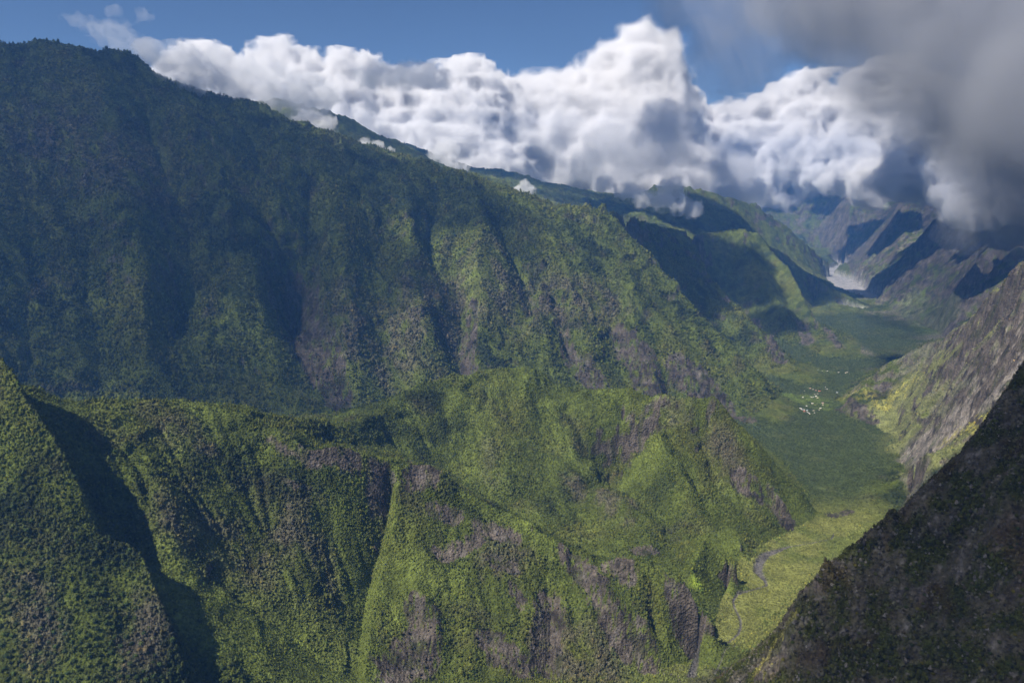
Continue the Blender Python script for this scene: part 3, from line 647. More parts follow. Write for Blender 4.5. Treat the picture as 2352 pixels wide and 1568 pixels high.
# gravel
GRAV = zero.copy()
STREAM = [(1588, 1568), (1596, 1530), (1604, 1504), (1640, 1492), (1676, 1479), (1695, 1460), (1701, 1444), (1700, 1425), (1686, 1395), (1684, 1380), (1695, 1366), (1730, 1356), (1761, 1346), (1757, 1335), (1742, 1320), (1740, 1308), (1747, 1290), (1760, 1276), (1786, 1267), (1810, 1258), (1851, 1251), (1885, 1245), (1911, 1239), (1915, 1228)]
GRAV = paint(GRAV, STREAM, [6, 6, 4, 3.2, 3, 3, 3, 3, 3, 3, 3, 3, 5, 12, 14, 14, 12, 7, 3, 2.2, 3, 2.2, 2.2], 1.0, 0, 0.3, True)
GRAV = paint(GRAV, [(1588, 1568), (1600, 1510)], [10, 6], 1.0, 0, 0.3, True)
GRAV = paint(GRAV, [(1640, 1568), (1655, 1540), (1668, 1510), (1690, 1490)], [1.6, 1.6], 0.8, 0, 0.5, True)
GRAV = paint(GRAV, [(1975, 712), (1930, 710)], [60, 40], 0.8, 0, 0.5, True)
GRAV = paint(GRAV, [(2015, 690), (1985, 680), (1958, 665), (1935, 650), (1910, 638), (1890, 630), (1912, 618), (1935, 612), (1915, 607), (1898, 604)], [170, 180, 220, 270, 260, 200, 130, 100, 80, 70], 1.0, 0, 0.2, True)
GRAV = GRAV * np.where(Yg > 6000, smoothstep(200, 110, above), smoothstep(60, 20, above))

def mix(C, col_, w): return C * (1 - w[..., None]) + np.array(col_, np.float64) * w[..., None]
G_DARK, G_MID, G_OLIVE, G_BROWN = (0.024, 0.033, 0.011), (0.062, 0.078, 0.016), (0.088, 0.092, 0.022), (0.072, 0.062, 0.040)
C = np.zeros(H.shape + (3,)); C[:] = G_MID
C = mix(C, G_DARK, smoothstep(0.05, 0.5, -lowf + 0.6 * midf))
C = mix(C, G_OLIVE, smoothstep(-0.1, 0.5, lowf + 0.5 * midf) * 0.7)
C = mix(C, G_BROWN, smoothstep(0.15, 0.6, fbm(Xg / 150, Yg / 150, 4, 131) + 0.4 * midf) * 0.55)
HEATH = smoothstep(-0.22, 0.14, fbm(Xg / 38, Yg / 38, 4, 141) + 0.25 * fine)
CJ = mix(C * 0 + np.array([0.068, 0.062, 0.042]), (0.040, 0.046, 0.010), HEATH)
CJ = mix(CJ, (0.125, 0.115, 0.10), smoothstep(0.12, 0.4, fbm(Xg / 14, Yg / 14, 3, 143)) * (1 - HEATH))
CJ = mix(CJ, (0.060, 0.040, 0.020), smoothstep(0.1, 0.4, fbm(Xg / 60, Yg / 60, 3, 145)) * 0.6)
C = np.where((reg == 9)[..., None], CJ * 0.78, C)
C = mix(C, (0.095, 0.082, 0.062), SCREE * smoothstep(-0.4, 0.3, midf + fine * .5))
C = mix(C, (0.10, 0.125, 0.026), LIGHT * 0.8)
C = mix(C, (0.13, 0.125, 0.10), GRASSR * 0)
tan_c = mix(C * 0 + np.array([0.215, 0.19, 0.165]), (0.13, 0.12, 0.105), smoothstep(-0.1, 0.4, streak + 0.4 * fine))
tan_c = mix(tan_c, (0.10, 0.12, 0.045), smoothstep(0.1, 0.5, selff + 0.4 * midf) * 0.7)
C = C * (1 - TAN[..., None]) + tan_c * TAN[..., None]
C = mix(C, (0.145, 0.155, 0.058), GRASSR * (1 - 0.4 * smoothstep(0.0, 0.4, midf)))
C = mix(C, (0.26, 0.24, 0.055), YEL * smoothstep(-0.3, 0.2, midf + fine))
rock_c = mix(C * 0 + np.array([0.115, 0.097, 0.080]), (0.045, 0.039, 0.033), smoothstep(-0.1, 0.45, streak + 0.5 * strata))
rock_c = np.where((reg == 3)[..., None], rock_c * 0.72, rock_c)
rock_c = mix(rock_c, (0.055, 0.06, 0.025), smoothstep(0.0, 0.35, fbm(Xg / 45, Yg / 45, 4, 171)) * 0.8)
rock_c = mix(rock_c, (0.15, 0.135, 0.12), smoothstep(0.1, 0.5, selff) * 0.7)
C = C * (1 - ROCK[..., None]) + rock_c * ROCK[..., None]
C = mix(C, (0.150, 0.160, 0.045), NEARF * (1 - ROCK)); C = mix(C, (0.105, 0.125, 0.032), NEARF * (1 - ROCK) * smoothstep(0, 0.5, midf + lowf))
C = mix(C, (0.048, 0.064, 0.022), FARF * (1 - ROCK) * (1 - VIVID))
C = mix(C, (0.065, 0.078, 0.026), FARF * (1 - ROCK) * smoothstep(0.1, 0.5, lowf + 0.5 * midf) * 0.8)
C = mix(C, np.array([0.115, 0.165, 0.035]), VIVID * 0.8)
C = mix(C, (0.20, 0.26, 0.03), near_path([(1595, 1335), (1605, 1345)], [11, 11], 1500) * 0.8)
C = C * (1 - GRAV[..., None]) + np.where((Yg > 5000)[..., None], np.array([0.34, 0.33, 0.33]), np.array([0.125, 0.118, 0.112])) * GRAV[..., None]
C *= (1 + 0.18 * fine + 0.12 * midf)[..., None] * (1 + 0.3 * (1 - ROCK) * (1 - TAN) * (1 - GRAV))[..., None]
C = np.clip(C, 0.004, 0.6)

# small relief: ledges in rock, lumpy canopy where trees are too far to stand one by one
k = np.clip(ROCK + TAN, 0, 1) * (SL > 0.5)
REL += k * (strata * 4.5 + streak * 7.0) * np.clip(Yg / 2500, 0.25, 2.0)
can = np.abs(fbm(us[None, :] * 330 + 0 * Yg, ws[:, None] * 330 + 0 * Yg, 2, 151))
REL += np.where(reg == 9, 2.6 * fbm(Xg / 8, Yg / 8, 3, 161) + 4.5 * (ridged(Xg / 26, Yg / 26, 3, 163) - 0.4), 0.0)
REL += (1 - k) * (1 - GRAV) * can * 0.0045 * Yg * smoothstep(3500, 5200, Yg)
REL -= 3.0 * smoothstep(0.3, 1.0, GRAV) * smoothstep(3500, 2500, Yg)
Hf = H + REL
Hf = Hf + (zfloor(Yg) + 1.5 * midf - Hf) * smoothstep(0.1, 0.7, GRAV) * (Yg > 6000)

M_land = NT("land")
bs = M_land.n("ShaderNodeBsdfPrincipled", i_Roughness=0.95); bs.inputs["Specular IOR Level"].default_value = 0.1
at = M_land.n("ShaderNodeAttribute", attribute_name="Col")
geo = M_land.n("ShaderNodeNewGeometry")
cd = M_land.n("ShaderNodeTexNoise", i_Scale=0.11, i_Detail=7.0, i_Roughness=0.65)
cd2 = M_land.n("ShaderNodeTexVoronoi", i_Scale=0.17)
rmp = M_land.n("ShaderNodeMapRange"); rmp.inputs[1].default_value = 0.3; rmp.inputs[2].default_value = 0.7; rmp.inputs[3].default_value = 0.55; rmp.inputs[4].default_value = 1.45
mulc = M_land.n("ShaderNodeMix", data_type='RGBA', blend_type='MULTIPLY'); mulc.inputs[0].default_value = 1.0
M_land.l(geo.outputs["Position"], cd.inputs["Vector"]); M_land.l(geo.outputs["Position"], cd2.inputs["Vector"])
M_land.l(cd.outputs[0], rmp.inputs[0]); M_land.l(at.outputs[0], mulc.inputs[6]); M_land.l(rmp.outputs[0], mulc.inputs[7])
M_land.l(mulc.outputs[2], bs.inputs["Base Color"])
addh = M_land.n("ShaderNodeMath", operation='ADD'); M_land.l(cd.outputs[0], addh.inputs[0]); M_land.l(cd2.outputs["Distance"], addh.inputs[1])
big = M_land.n("ShaderNodeTexNoise", i_Scale=0.016, i_Detail=9.0, i_Roughness=0.7); M_land.l(geo.outputs["Position"], big.inputs["Vector"])
rb = M_land.n("ShaderNodeMapRange"); rb.inputs[1].default_value = 0.32; rb.inputs[2].default_value = 0.68; rb.inputs[3].default_value = 0.5; rb.inputs[4].default_value = 1.5
m3 = M_land.n("ShaderNodeMix", data_type='RGBA', blend_type='MULTIPLY'); m3.inputs[0].default_value = 1.0
M_land.l(big.outputs[0], rb.inputs[0]); M_land.l(mulc.outputs[2], m3.inputs[6]); M_land.l(rb.outputs[0], m3.inputs[7]); M_land.l(m3.outputs[2], bs.inputs["Base Color"])
b0 = M_land.n("ShaderNodeBump", i_Strength=0.8, i_Distance=22.0); M_land.l(big.outputs[0], b0.inputs["Height"])
bump = M_land.n("ShaderNodeBump", i_Strength=0.9, i_Distance=5.0); M_land.l(addh.outputs[0], bump.inputs["Height"]); M_land.l(b0.outputs[0], bump.inputs["Normal"]); M_land.l(bump.outputs[0], bs.inputs["Normal"])
M_land.l(bs.outputs[0], M_land.out.inputs[0])

VERT = np.stack([Xg, Yg, Hf], -1).reshape(-1, 3)
CV = np.concatenate([C, np.ones(H.shape + (1,))], -1).reshape(-1, 4)
names = {0: "valley_ground", 1: "hills", 2: "hillside", 3: "mountain", 4: "mountain_spurs_terrain", 5: "far_mountain", 6: "far_mountain", 7: "mountain", 8: "rock_face_mountain", 9: "near_hillside", 10: "river_bed_ground"}
q = np.where(GRAV > 0.5, 10, np.where(FLOORM > 0.5, 0, REGION))
fq = q[:-1, :-1]
ii = np.arange(NW * NU).reshape(NW, NU)
quads = np.stack([ii[:-1, :-1], ii[:-1, 1:], ii[1:, 1:], ii[1:, :-1]], -1)
LAND = []
for g in range(11):
    fsel = quads[fq == g]
    if not len(fsel): continue
    used, inv = np.unique(fsel, return_inverse=True)
    me = mesh_from(names[g], VERT[used], inv.ravel(), 4, smooth=True)
    a = me.color_attributes.new("Col", 'FLOAT_COLOR', 'POINT'); a.data.foreach_set("color", CV[used].astype(np.float32).ravel())
    me.materials.append(M_land.m)
    LAND.append(link(names[g], me, kind="structure"))
print("land", time.time() - T0, len(VERT))

# ground sheet out to the horizon (the coast and the sea beyond the valley)
S_ = 90000.0
me = mesh_from("sea_water", [(-S_, -20000, -1500), (S_, -20000, -1500), (S_, S_, -1500), (-S_, S_, -1500)], [0, 1, 2, 3], 4)
M_sea = NT("sea"); b2 = M_sea.n("ShaderNodeBsdfPrincipled", i_Roughness=0.35); b2.inputs["Base Color"].default_value = (0.02, 0.06, 0.10, 1)
M_sea.l(b2.outputs[0], M_sea.out.inputs[0]); me.materials.append(M_sea.m)
link("sea_water", me, kind="structure")

# ---------------------------------------------------------------- woods and scrub
def crown_mesh(name, seed, squash=0.8, tufts=46, tsize=0.3, tall=False):
    """a leafy crown: a small dark heart and many leaf sprays of uneven size and tilt around it, in a few lobes"""
    r = np.random.default_rng(seed)
    V = []; F = []
    lob = r.normal(size=(6, 3)); lob[:, 2] = np.abs(lob[:, 2]) * 0.8; lob /= np.linalg.norm(lob, axis=1)[:, None]
    def tri(p, n, s):
        a = np.cross(n, r.normal(size=3)); a /= np.linalg.norm(a) + 1e-9; b = np.cross(n, a)
        k = len(V)
        for t in (0.2, 2.3, 4.4): V.append(p + s * (a * math.cos(t) + b * math.sin(t)) * r.uniform(0.7, 1.2))
        F.append((k, k + 1, k + 2))
    k0 = [(0, 0, -0.3)] + [(0.36 * math.cos(t), 0.36 * math.sin(t), 0.0) for t in np.arange(6) * math.pi / 3] + [(0, 0, 0.34)]
    V += [np.array(p) * np.array([1, 1, squash * 1.3]) for p in k0]
    for q_ in range(6): F.append((0, 1 + (q_ + 1) % 6, 1 + q_)); F.append((7, 1 + q_, 1 + (q_ + 1) % 6))
    for t in range(tufts):
        d = r.normal(size=3); d /= np.linalg.norm(d)
        if d[2] < -0.3: d[2] *= -1
        near = max(d @ l for l in lob); rad = 0.33 + 0.17 * max(near, 0) ** 2 + r.uniform(-0.03, 0.04)
        if tall: p = np.array([d[0] * rad * (0.9 - 0.6 * abs(d[2])), d[1] * rad * (0.9 - 0.6 * abs(d[2])), d[2] * 0.75])
        else: p = d * rad * np.array([1, 1, squash])
        n = d + r.normal(size=3) * 0.5; n /= np.linalg.norm(n)
        tri(p, n, tsize * r.uniform(0.5, 1.0) * 0.55)
    V = np.array(V); V[:, 2] += 0.3 * squash + (0.4 if tall else 0)
    return mesh_from(name, V, np.array(F).ravel(), 3)
def leaf_mat(name, rough=0.9):
    M = NT(name)
    b = M.n("ShaderNodeBsdfPrincipled", i_Roughness=rough); b.inputs["Specular IOR Level"].default_value = 0.15
    t = M.n("ShaderNodeAttribute", attribute_name="tint", attribute_type='INSTANCER')
    g = M.n("ShaderNodeNewGeometry"); nz = M.n("ShaderNodeTexNoise", i_Scale=0.9, i_Detail=3.0)
    M.l(g.outputs["Position"], nz.inputs["Vector"])
    r = M.n("ShaderNodeMapRange"); r.inputs[1].default_value = 0.3; r.inputs[2].default_value = 0.7; r.inputs[3].default_value = 0.6; r.inputs[4].default_value = 1.4
    mx = M.n("ShaderNodeMix", data_type='RGBA', blend_type='MULTIPLY'); mx.inputs[0].default_value = 1.0
    M.l(nz.outputs[0], r.inputs[0]); M.l(t.outputs[0], mx.inputs[6]); M.l(r.outputs[0], mx.inputs[7]); M.l(mx.outputs[2], b.inputs["Base Color"])
    bp = M.n("ShaderNodeBump", i_Strength=1.0, i_Distance=0.6); M.l(nz.outputs[0], bp.inputs["Height"]); M.l(bp.outputs[0], b.inputs["Normal"])
    M.l(b.outputs[0], M.out.inputs[0]); return M.m
M_leaf = leaf_mat("leaves")
src_col = bpy.data.collections.new("crown_sources")          # never linked to the scene: only read by the scatter
CROWNS = []
for i, (sq, tf, ts, tl) in enumerate([(0.75, 46, 0.34, False), (0.95, 60, 0.28, False), (0.6, 40, 0.40, False), (1.1, 50, 0.26, True)]):
    me = crown_mesh("crown_shape", 50 + i, sq, tf, ts, tl); me.materials.append(M_leaf)
    o = bpy.data.objects.new("crown_shape", me); src_col.objects.link(o); CROWNS.append(o)

def scatter(name, pos, size, tint, rot, kinds):
    """one object of crowns stood on the given points"""
    n = len(pos)
    me = bpy.data.meshes.new(name); me.vertices.add(n); me.vertices.foreach_set("co", pos.astype(np.float32).ravel())
    a = me.attributes.new("size", 'FLOAT', 'POINT'); a.data.foreach_set("value", size.astype(np.float32))
    a = me.attributes.new("tint", 'FLOAT_COLOR', 'POINT'); a.data.foreach_set("color", np.c_[tint, np.ones(n)].astype(np.float32).ravel())
    a = me.attributes.new("spin", 'FLOAT', 'POINT'); a.data.foreach_set("value", rot.astype(np.float32))
    a = me.attributes.new("pick", 'INT', 'POINT'); a.data.foreach_set("value", kinds.astype(np.int32))
    o = link(name, me, kind="stuff")
    ng = bpy.data.node_groups.new(name, 'GeometryNodeTree')
    ng.interface.new_socket("Geometry", in_out='INPUT', socket_type='NodeSocketGeometry'); ng.interface.new_socket("Geometry", in_out='OUTPUT', socket_type='NodeSocketGeometry')
    N = ng.nodes.new; Lk = ng.links.new
    gi = N('NodeGroupInput'); go = N('NodeGroupOutput'); m2p = N('GeometryNodeMeshToPoints'); iop = N('GeometryNodeInstanceOnPoints')
    gi2 = N('GeometryNodeGeometryToInstance')
    for c in CROWNS:
        oi = N('GeometryNodeObjectInfo'); oi.inputs['Object'].default_value = c; oi.inputs['As Instance'].default_value = True
        Lk(oi.outputs['Geometry'], gi2.inputs[0])
    def att(nm, tp):
        x = N('GeometryNodeInputNamedAttribute'); x.data_type = tp; x.inputs[0].default_value = nm; return x.outputs[0]
    iop.inputs['Pick Instance'].default_value = True
    Lk(gi.outputs[0], m2p.inputs[0]); Lk(m2p.outputs[0], iop.inputs['Points']); Lk(gi2.outputs[0], iop.inputs['Instance'])
    Lk(att('pick', 'INT'), iop.inputs['Instance Index'])
    cx = N('ShaderNodeCombineXYZ'); Lk(att('spin', 'FLOAT'), cx.inputs[2]); e2r = N('FunctionNodeEulerToRotation'); Lk(cx.outputs[0], e2r.inputs[0]); Lk(e2r.outputs[0], iop.inputs['Rotation'])
    Lk(att('size', 'FLOAT'), iop.inputs['Scale'])
    Lk(iop.outputs[0], go.inputs[0])
    md = o.modifiers.new("scatter", 'NODES'); md.node_group = ng
    return o

rng = np.random.default_rng(42)
# what can be seen from the camera, with a margin for a step aside
R_ = Hf / Yg; mx = np.maximum.accumulate(R_, 0)
mxs = np.vstack([np.full((1, NU), -9.0), mx[:-1]])
VIS = (R_ + 6.0 / Yg >= mxs)
for dc in (2, 5): VIS = VIS | np.roll(VIS, dc, 1) | np.roll(VIS, -dc, 1)
VIS = VIS | np.roll(VIS, 4, 0) | np.roll(VIS, -4, 0)
VIS &= (np.abs(U_px - 1176) < 1270) & (V_px < 1680)
area = (Yg * DU) * (Yg * DW) * np.sqrt(1 + SL ** 2)
def place(dens, cap):
    """cells x expected number -> grid positions"""
    e = dens * area * VIS
    tot = e.sum()
    if tot > cap: e = e * (cap / tot)
    n = rng.poisson(e[:-1, :-1]); r, c = np.nonzero(n); k_ = n[r, c]
    r = np.repeat(r, k_).astype(float); c = np.repeat(c, k_).astype(float)
    r += rng.random(len(r)); c += rng.random(len(c))
    print("  wanted %d placed %d" % (tot, len(r)))
    return r, c
def stand(name, dens, cap, smin, smax, tintf, kinds, sink=0.12, big=0.0):
    r, c = place(dens, cap)
    z = sample(Hf, c, r); Y = np.exp(W0 + r * DW); X = Y * (U0 + c * DU)
    n = len(r)
    size = smin + (smax - smin) * rng.random(n) ** 2.5
    size *= 1 + big * np.clip(sample(midf, c, r) * 2, -0.6, 1)
    size *= 1 - 0.35 * sample(LIGHT, c, r)
    base = np.stack([sample(C[..., j], c, r) for j in range(3)], -1)
    tint = tintf(base, X, Y, n)
    pos = np.stack([X, Y, z - size * sink], -1)
    return scatter(name, pos, size, np.clip(tint, 0.003, 0.5), rng.random(n) * 6.28, rng.choice(kinds, n))
def tint_std(base, X, Y, n):
    g = rng.random(n)[:, None]; v = (0.6 + 0.9 * rng.random(n) ** 1.3)[:, None]
    t = base * v * 1.05
    t = t * np.where(g < 0.07, np.array([[1.5, 1.3, 0.9]]), np.where(g > 0.9, np.array([[0.6, 0.75, 0.7]]), 1.0))
    return t
veg = (1 - ROCK * 0.93) * (1 - GRAV) * (1 - TAN * 0.85)
clump = smoothstep(-0.55, 0.15, midf + 0.6 * fine)
dens_mid = np.where(np.isin(REGION, [1, 2]), 1 / 13.0, 0) * veg * (0.45 + 0.55 * clump) * (1 - LIGHT * 0.35) * (above > 8) * (Yg < 3200)
stand("scrub_woods", dens_mid, 500000, 2.0, 8.0, tint_std, [0, 1, 2], 0.12, 0.45)
dens_mas = np.where(np.isin(REGION, [3, 4]), 1 / 70.0, 0) * veg * (0.25 + 0.75 * clump) * (SL > 0.3) * (Yg < 6200) * (Yg > 2300)
stand("mountain_forest", dens_mas, 190000, 6.0, 17.0, tint_std, [0, 1, 2], 0.15, 0.4)
def tint_far(base, X, Y, n): return base * (0.6 + 0.8 * rng.random(n))[:, None]
dens_fl = FARF * (1 - GRAV) * (1 - ROCK) * (1 - 0.6 * VIVID) / 75.0 * (Yg < 8500)
stand("valley_forest", dens_fl, 90000, 6.0, 11.0, tint_far, [3, 3, 1], 0.05, 0.2)
dens_nf = NEARF * (1 - GRAV) * (1 - ROCK) / 26.0
stand("valley_scrub_vegetation", dens_nf, 60000, 2.5, 6.0, tint_far, [0, 2, 1], 0.15, 0.3)
dens_r = np.where(np.isin(REGION, [7, 8]), 1 / 150.0, 0) * (1 - TAN * 0.93) * (1 - GRAV) * (1 - FLOORM) * (Yg < 6000)
stand("slope_scrub_vegetation", dens_r, 40000, 4.0, 10.0, tint_std, [0, 1, 2], 0.15, 0.3)
def tint_heath(base, X, Y, n):
    v = (0.35 + 1.4 * rng.random(n))[:, None]; t = base * v
    g = rng.random(n)[:, None]
    return np.where(g < 0.10, np.array([[0.10, 0.092, 0.08]]) * v, t)
dens_j = np.where(REGION == 9, 1 / 3.6, 0) * (1 - 0.85 * ROCK) * (0.12 + 0.88 * HEATH)
stand("heath_vegetation", dens_j, 190000, 1.2, 6.0, tint_heath, [0, 1, 2], 0.1, 0.5)
print("woods", time.time() - T0)
# ---------------------------------------------------------------- clouds
import openvdb
def _h3(ix, iy, iz, seed):
    h = (ix * 374761393 + iy * 668265263 + iz * 1440662683 + seed * 1274126177) & 0xFFFFFFFF
    h = ((h ^ (h >> 13)) * 1274126177) & 0xFFFFFFFF
    return ((h ^ (h >> 16)) & 0xFFFF).astype(np.float32) / 32767.5 - 1
def noise3(x, y, z, seed=0):
    xi = np.floor(x).astype(np.int64); yi = np.floor(y).astype(np.int64); zi = np.floor(z).astype(np.int64)
    fx = (x - xi); fy = (y - yi); fz = (z - zi)
    fx = fx * fx * (3 - 2 * fx); fy = fy * fy * (3 - 2 * fy); fz = fz * fz * (3 - 2 * fz)
    def g(a, b, c): return _h3(xi + a, yi + b, zi + c, seed)
    x00 = g(0, 0, 0) * (1 - fx) + g(1, 0, 0) * fx; x10 = g(0, 1, 0) * (1 - fx) + g(1, 1, 0) * fx
    x01 = g(0, 0, 1) * (1 - fx) + g(1, 0, 1) * fx; x11 = g(0, 1, 1) * (1 - fx) + g(1, 1, 1) * fx
    return (x00 * (1 - fy) + x10 * fy) * (1 - fz) + (x01 * (1 - fy) + x11 * fy) * fz
def cloud_field(puffs, vox, amp=0.5, seed=0, flat=None, scale=None, octs=5):
    """puffs: (x, y, z, r[, squash]).  Returns the field in metres (below 0 = cloud) and its origin"""
    pf = np.array([(p + (1.0,))[:5] if len(p) == 4 else p for p in puffs], float)
    rmax = pf[:, 3].max()
    lo = (pf[:, :3] - pf[:, 3:4] * 1.5).min(0) - 3 * vox; hi = (pf[:, :3] + pf[:, 3:4] * 1.5).max(0) + 3 * vox
    n = np.ceil((hi - lo) / vox).astype(int)
    ax = [(lo[i] + vox * np.arange(n[i])).astype(np.float32) for i in range(3)]
    D = np.full(n, 1e4, np.float32)
    for x, y, z, r, sq in pf:
        s = []
        for i, c in enumerate((x, y, z)):
            a = max(0, int((c - 1.6 * r - lo[i]) / vox)); b = min(n[i], int((c + 1.6 * r - lo[i]) / vox) + 2); s.append(slice(a, b))
        dx = (ax[0][s[0]] - x)[:, None, None]; dy = (ax[1][s[1]] - y)[None, :, None]; dz = ((ax[2][s[2]] - z) / sq)[None, None, :]
        d = (np.sqrt(dx * dx + dy * dy + dz * dz) - r)
        V = D[s[0], s[1], s[2]]; k = 0.25 * r
        h = np.clip(0.5 + 0.5 * (V - d) / k, 0, 1)
        D[s[0], s[1], s[2]] = V * (1 - h) + d * h - k * h * (1 - h)
    L0 = scale or np.median(pf[:, 3]) * 1.1
    A = amp * L0
    near = np.nonzero(np.abs(D) < A * 1.6)
    px, py, pz = ax[0][near[0]], ax[1][near[1]], ax[2][near[2]]
    s = 0; a = 1; tot = 0; q = 1.0 / L0
    for o in range(octs):
        v = noise3(px * q, py * q, pz * q, seed + o * 13)
        s = s + a * (1 - 2.4 * np.abs(v)); tot += a; a *= 0.52; q *= 2.1
        if 1.0 / q < vox * 1.3: break
    D[near] -= (A * s / tot).astype(np.float32)
    if flat is not None:
        fl = flat(px, py) if callable(flat) else flat
        fl = fl + 0.12 * L0 * noise3(px / L0, py / L0, px * 0, 5)
        D[near] = np.maximum(D[near], ((fl - pz) * 0.8).astype(np.float32))
    return D, lo
def cloud_mesh(name, D, lo, vox, iso=0.0):
    D = D.copy(); big = np.float32(1e3)
    D[0] = D[-1] = big; D[:, 0] = D[:, -1] = big; D[:, :, 0] = D[:, :, -1] = big
    g = openvdb.FloatGrid(); g.background = 1e3
    g.copyFromArray(D); g.transform = openvdb.createLinearTransform(voxelSize=vox)
    pts, tris, quads_ = g.convertToPolygons(isovalue=iso, adaptivity=0.0)
    V = np.array(pts) + lo
    F = np.array(quads_, np.int64)
    if len(tris):
        T = np.array(tris, np.int64); F = np.vstack([F, np.c_[T, T[:, 2]]]) if len(F) else np.c_[T, T[:, 2]]
    return mesh_from(name, V, F.ravel(), 4, smooth=True)
def vapour(name, density, colr=(1, 1, 1), aniso=0.0):
    M = NT(name); v = M.n("ShaderNodeVolumePrincipled"); v.inputs["Color"].default_value = (*colr, 1)
    v.inputs["Density"].default_value = density; v.inputs["Anisotropy"].default_value = aniso
    M.l(v.outputs[0], M.out.inputs["Volume"]); return M.m
_vm = {}
def cloud(label, puffs, vox, density=0.02, amp=0.5, seed=0, flat=None, soft=None, scale=None, colr=(0.94, 0.94, 0.953), group=None, octs=5):
    D, lo = cloud_field(puffs, vox, amp, seed, flat, scale, octs)
    e = bpy.data.objects.new("cloud", None); col_main.objects.link(e)
    c = np.array([p[:3] for p in puffs]).mean(0); e.location = tuple(c)
    e["label"] = label; e["category"] = "cloud"
    if group: e["group"] = group
    L0 = scale or np.median([p[3] for p in puffs]) * 1.1
    lay = soft or [(0.0, density)]
    for li, (iso, dn) in enumerate(lay):
        me = cloud_mesh("vapour", D, lo - c, vox, iso * L0)
        if not len(me.vertices): continue
        me.polygons.foreach_set("use_smooth", np.ones(len(me.polygons), bool))
        key = (dn, colr)
        if key not in _vm: _vm[key] = vapour("vapour", dn, colr)
        me.materials.append(_vm[key]); link("vapour", me, kind="stuff", parent=e)
    return e
def pp(u, v, Y, rpx, sq=1.0):
    x, y, z = P(u, v, Y); return (x, y, z, rpx * Y / F_PX, sq)
rc = np.random.default_rng(5)
TOP = [(360, 190), (400, 150), (430, 120), (470, 112), (530, 128), (575, 140), (600, 112), (640, 98), (680, 125), (740, 150), (790, 128), (830, 140), (880, 175), (950, 172), (1010, 165), (1060, 150), (1095, 140), (1125, 175), (1180, 205), (1240, 182), (1300, 188), (1350, 160), (1390, 118), (1430, 105), (1470, 70), (1500, 66), (1520, 95), (1532, 150), (1545, 215), (1580, 220), (1620, 290), (1660, 260), (1700, 235), (1760, 240), (1800, 205), (1850, 175), (1900, 180), (1960, 170), (2020, 150), (2080, 140), (2140, 185), (2180, 250), (2240, 330)]
BOT = [(360, 230), (600, 300), (800, 380), (1000, 430), (1300, 450), (1500, 480), (1600, 470), (1760, 465), (1800, 400), (1860, 400), (1900, 440), (2240, 440)]
tu = np.array([t[0] for t in TOP]); tv = np.array([t[1] for t in TOP]); bu = np.array([t[0] for t in BOT]); bv = np.array([t[1] for t in BOT])
def fill(u0, u1, Y0, seed, step=34, rs=(26, 44)):
    r = np.random.default_rng(seed); out = []
    for u in np.arange(u0, u1, step * 0.62):
        t = np.interp(u, tu, tv); b = np.interp(u, bu, bv)
        rad = r.uniform(*rs) * 0.62
        v = t + rad * 0.9; dY = 0
        while v < b - 5:
            out.append(pp(u + r.uniform(-10, 10), v, Y0 - dY + r.uniform(-250, 250), rad))
            v += rad * 1.0; dY += rad * Y0 / F_PX * r.uniform(0.25, 0.7); rad = min(rad * 1.22, 60)
    return out
SOFT = [(0.26, 0.0007), (0.14, 0.0014), (0.03, 0.003), (-0.07, 0.006)]
cloud("long white cumulus bank lying behind the mountain crest on the left", fill(370, 1190, 11200, 1), 26, seed=3, amp=0.95, soft=SOFT)
cloud("tall bright cumulus tower rising into the blue in the middle of the cloud bank", fill(1180, 1560, 11500, 2, 36, (36, 56)), 26, seed=9, amp=0.5, soft=SOFT)
cloud("ragged white cumulus over the far end of the valley", fill(1540, 2230, 16500, 4), 40, seed=14, amp=0.8, soft=SOFT)
SUNV = np.array([_sd.x, _sd.y, _sd.z])
def shade(label, spots, zc, dens, vox=45, seed=1, thick=0.35):  # added clouds, set up-sun of the ground they shade
    """cloud added high overhead to cast shade: each spot is (X, Y, Z, r) of the ground it keeps in shade"""
    pf = []
    for X, Y, Z, r in spots:
        t = (zc - Z) / SUNV[2]; pf.append((X + SUNV[0] * t, Y + SUNV[1] * t, zc, r, thick))
    return cloud(label, pf, vox, seed=seed, amp=0.35, soft=[(0.1, dens * 0.3), (0.0, dens)], colr=(0.92, 0.92, 0.94))
shade("unseen grey cloud high above the viewpoint, added to shade the near dark slope", [(600, 760, -550, 240), (720, 950, -420, 290), (780, 1080, -260, 300), (950, 1150, -150, 300), (600, 650, -420, 240), (750, 850, -300, 260), (520, 620, -560, 150), (900, 1000, -200, 300)], 620, 0.0035, 30, 3, 0.45)
shade("unseen grey cloud sheet high above the big mountain, added to shade its upper face", [(-2600, 4300, 500, 700), (-1900, 4300, 400, 700), (-2400, 3500, 0, 600), (-1700, 3600, 0, 600), (-1100, 4500, 400, 500), (-1200, 3900, 0, 500), (-600, 4600, 250, 420), (-2300, 2900, -500, 450), (-1500, 3100, -500, 420)], 1650, 0.0026, 60, 5, 0.3)
shade("unseen small grey cloud above the valley, added to shade the dark spurs", [(1180, 5850, -400, 340), (1320, 5550, -760, 240), (2010, 7000, -580, 330), (2060, 6700, -775, 280), (2180, 6150, -1000, 230), (2350, 8800, -380, 420), (2800, 8800, -650, 330), (3100, 8000, -980, 330), (1500, 6600, -350, 330), (1230, 6200, -330, 300), (1900, 7600, -300, 380), (2600, 9500, -300, 450)], 2350, 0.010, 50, 8, 0.3)
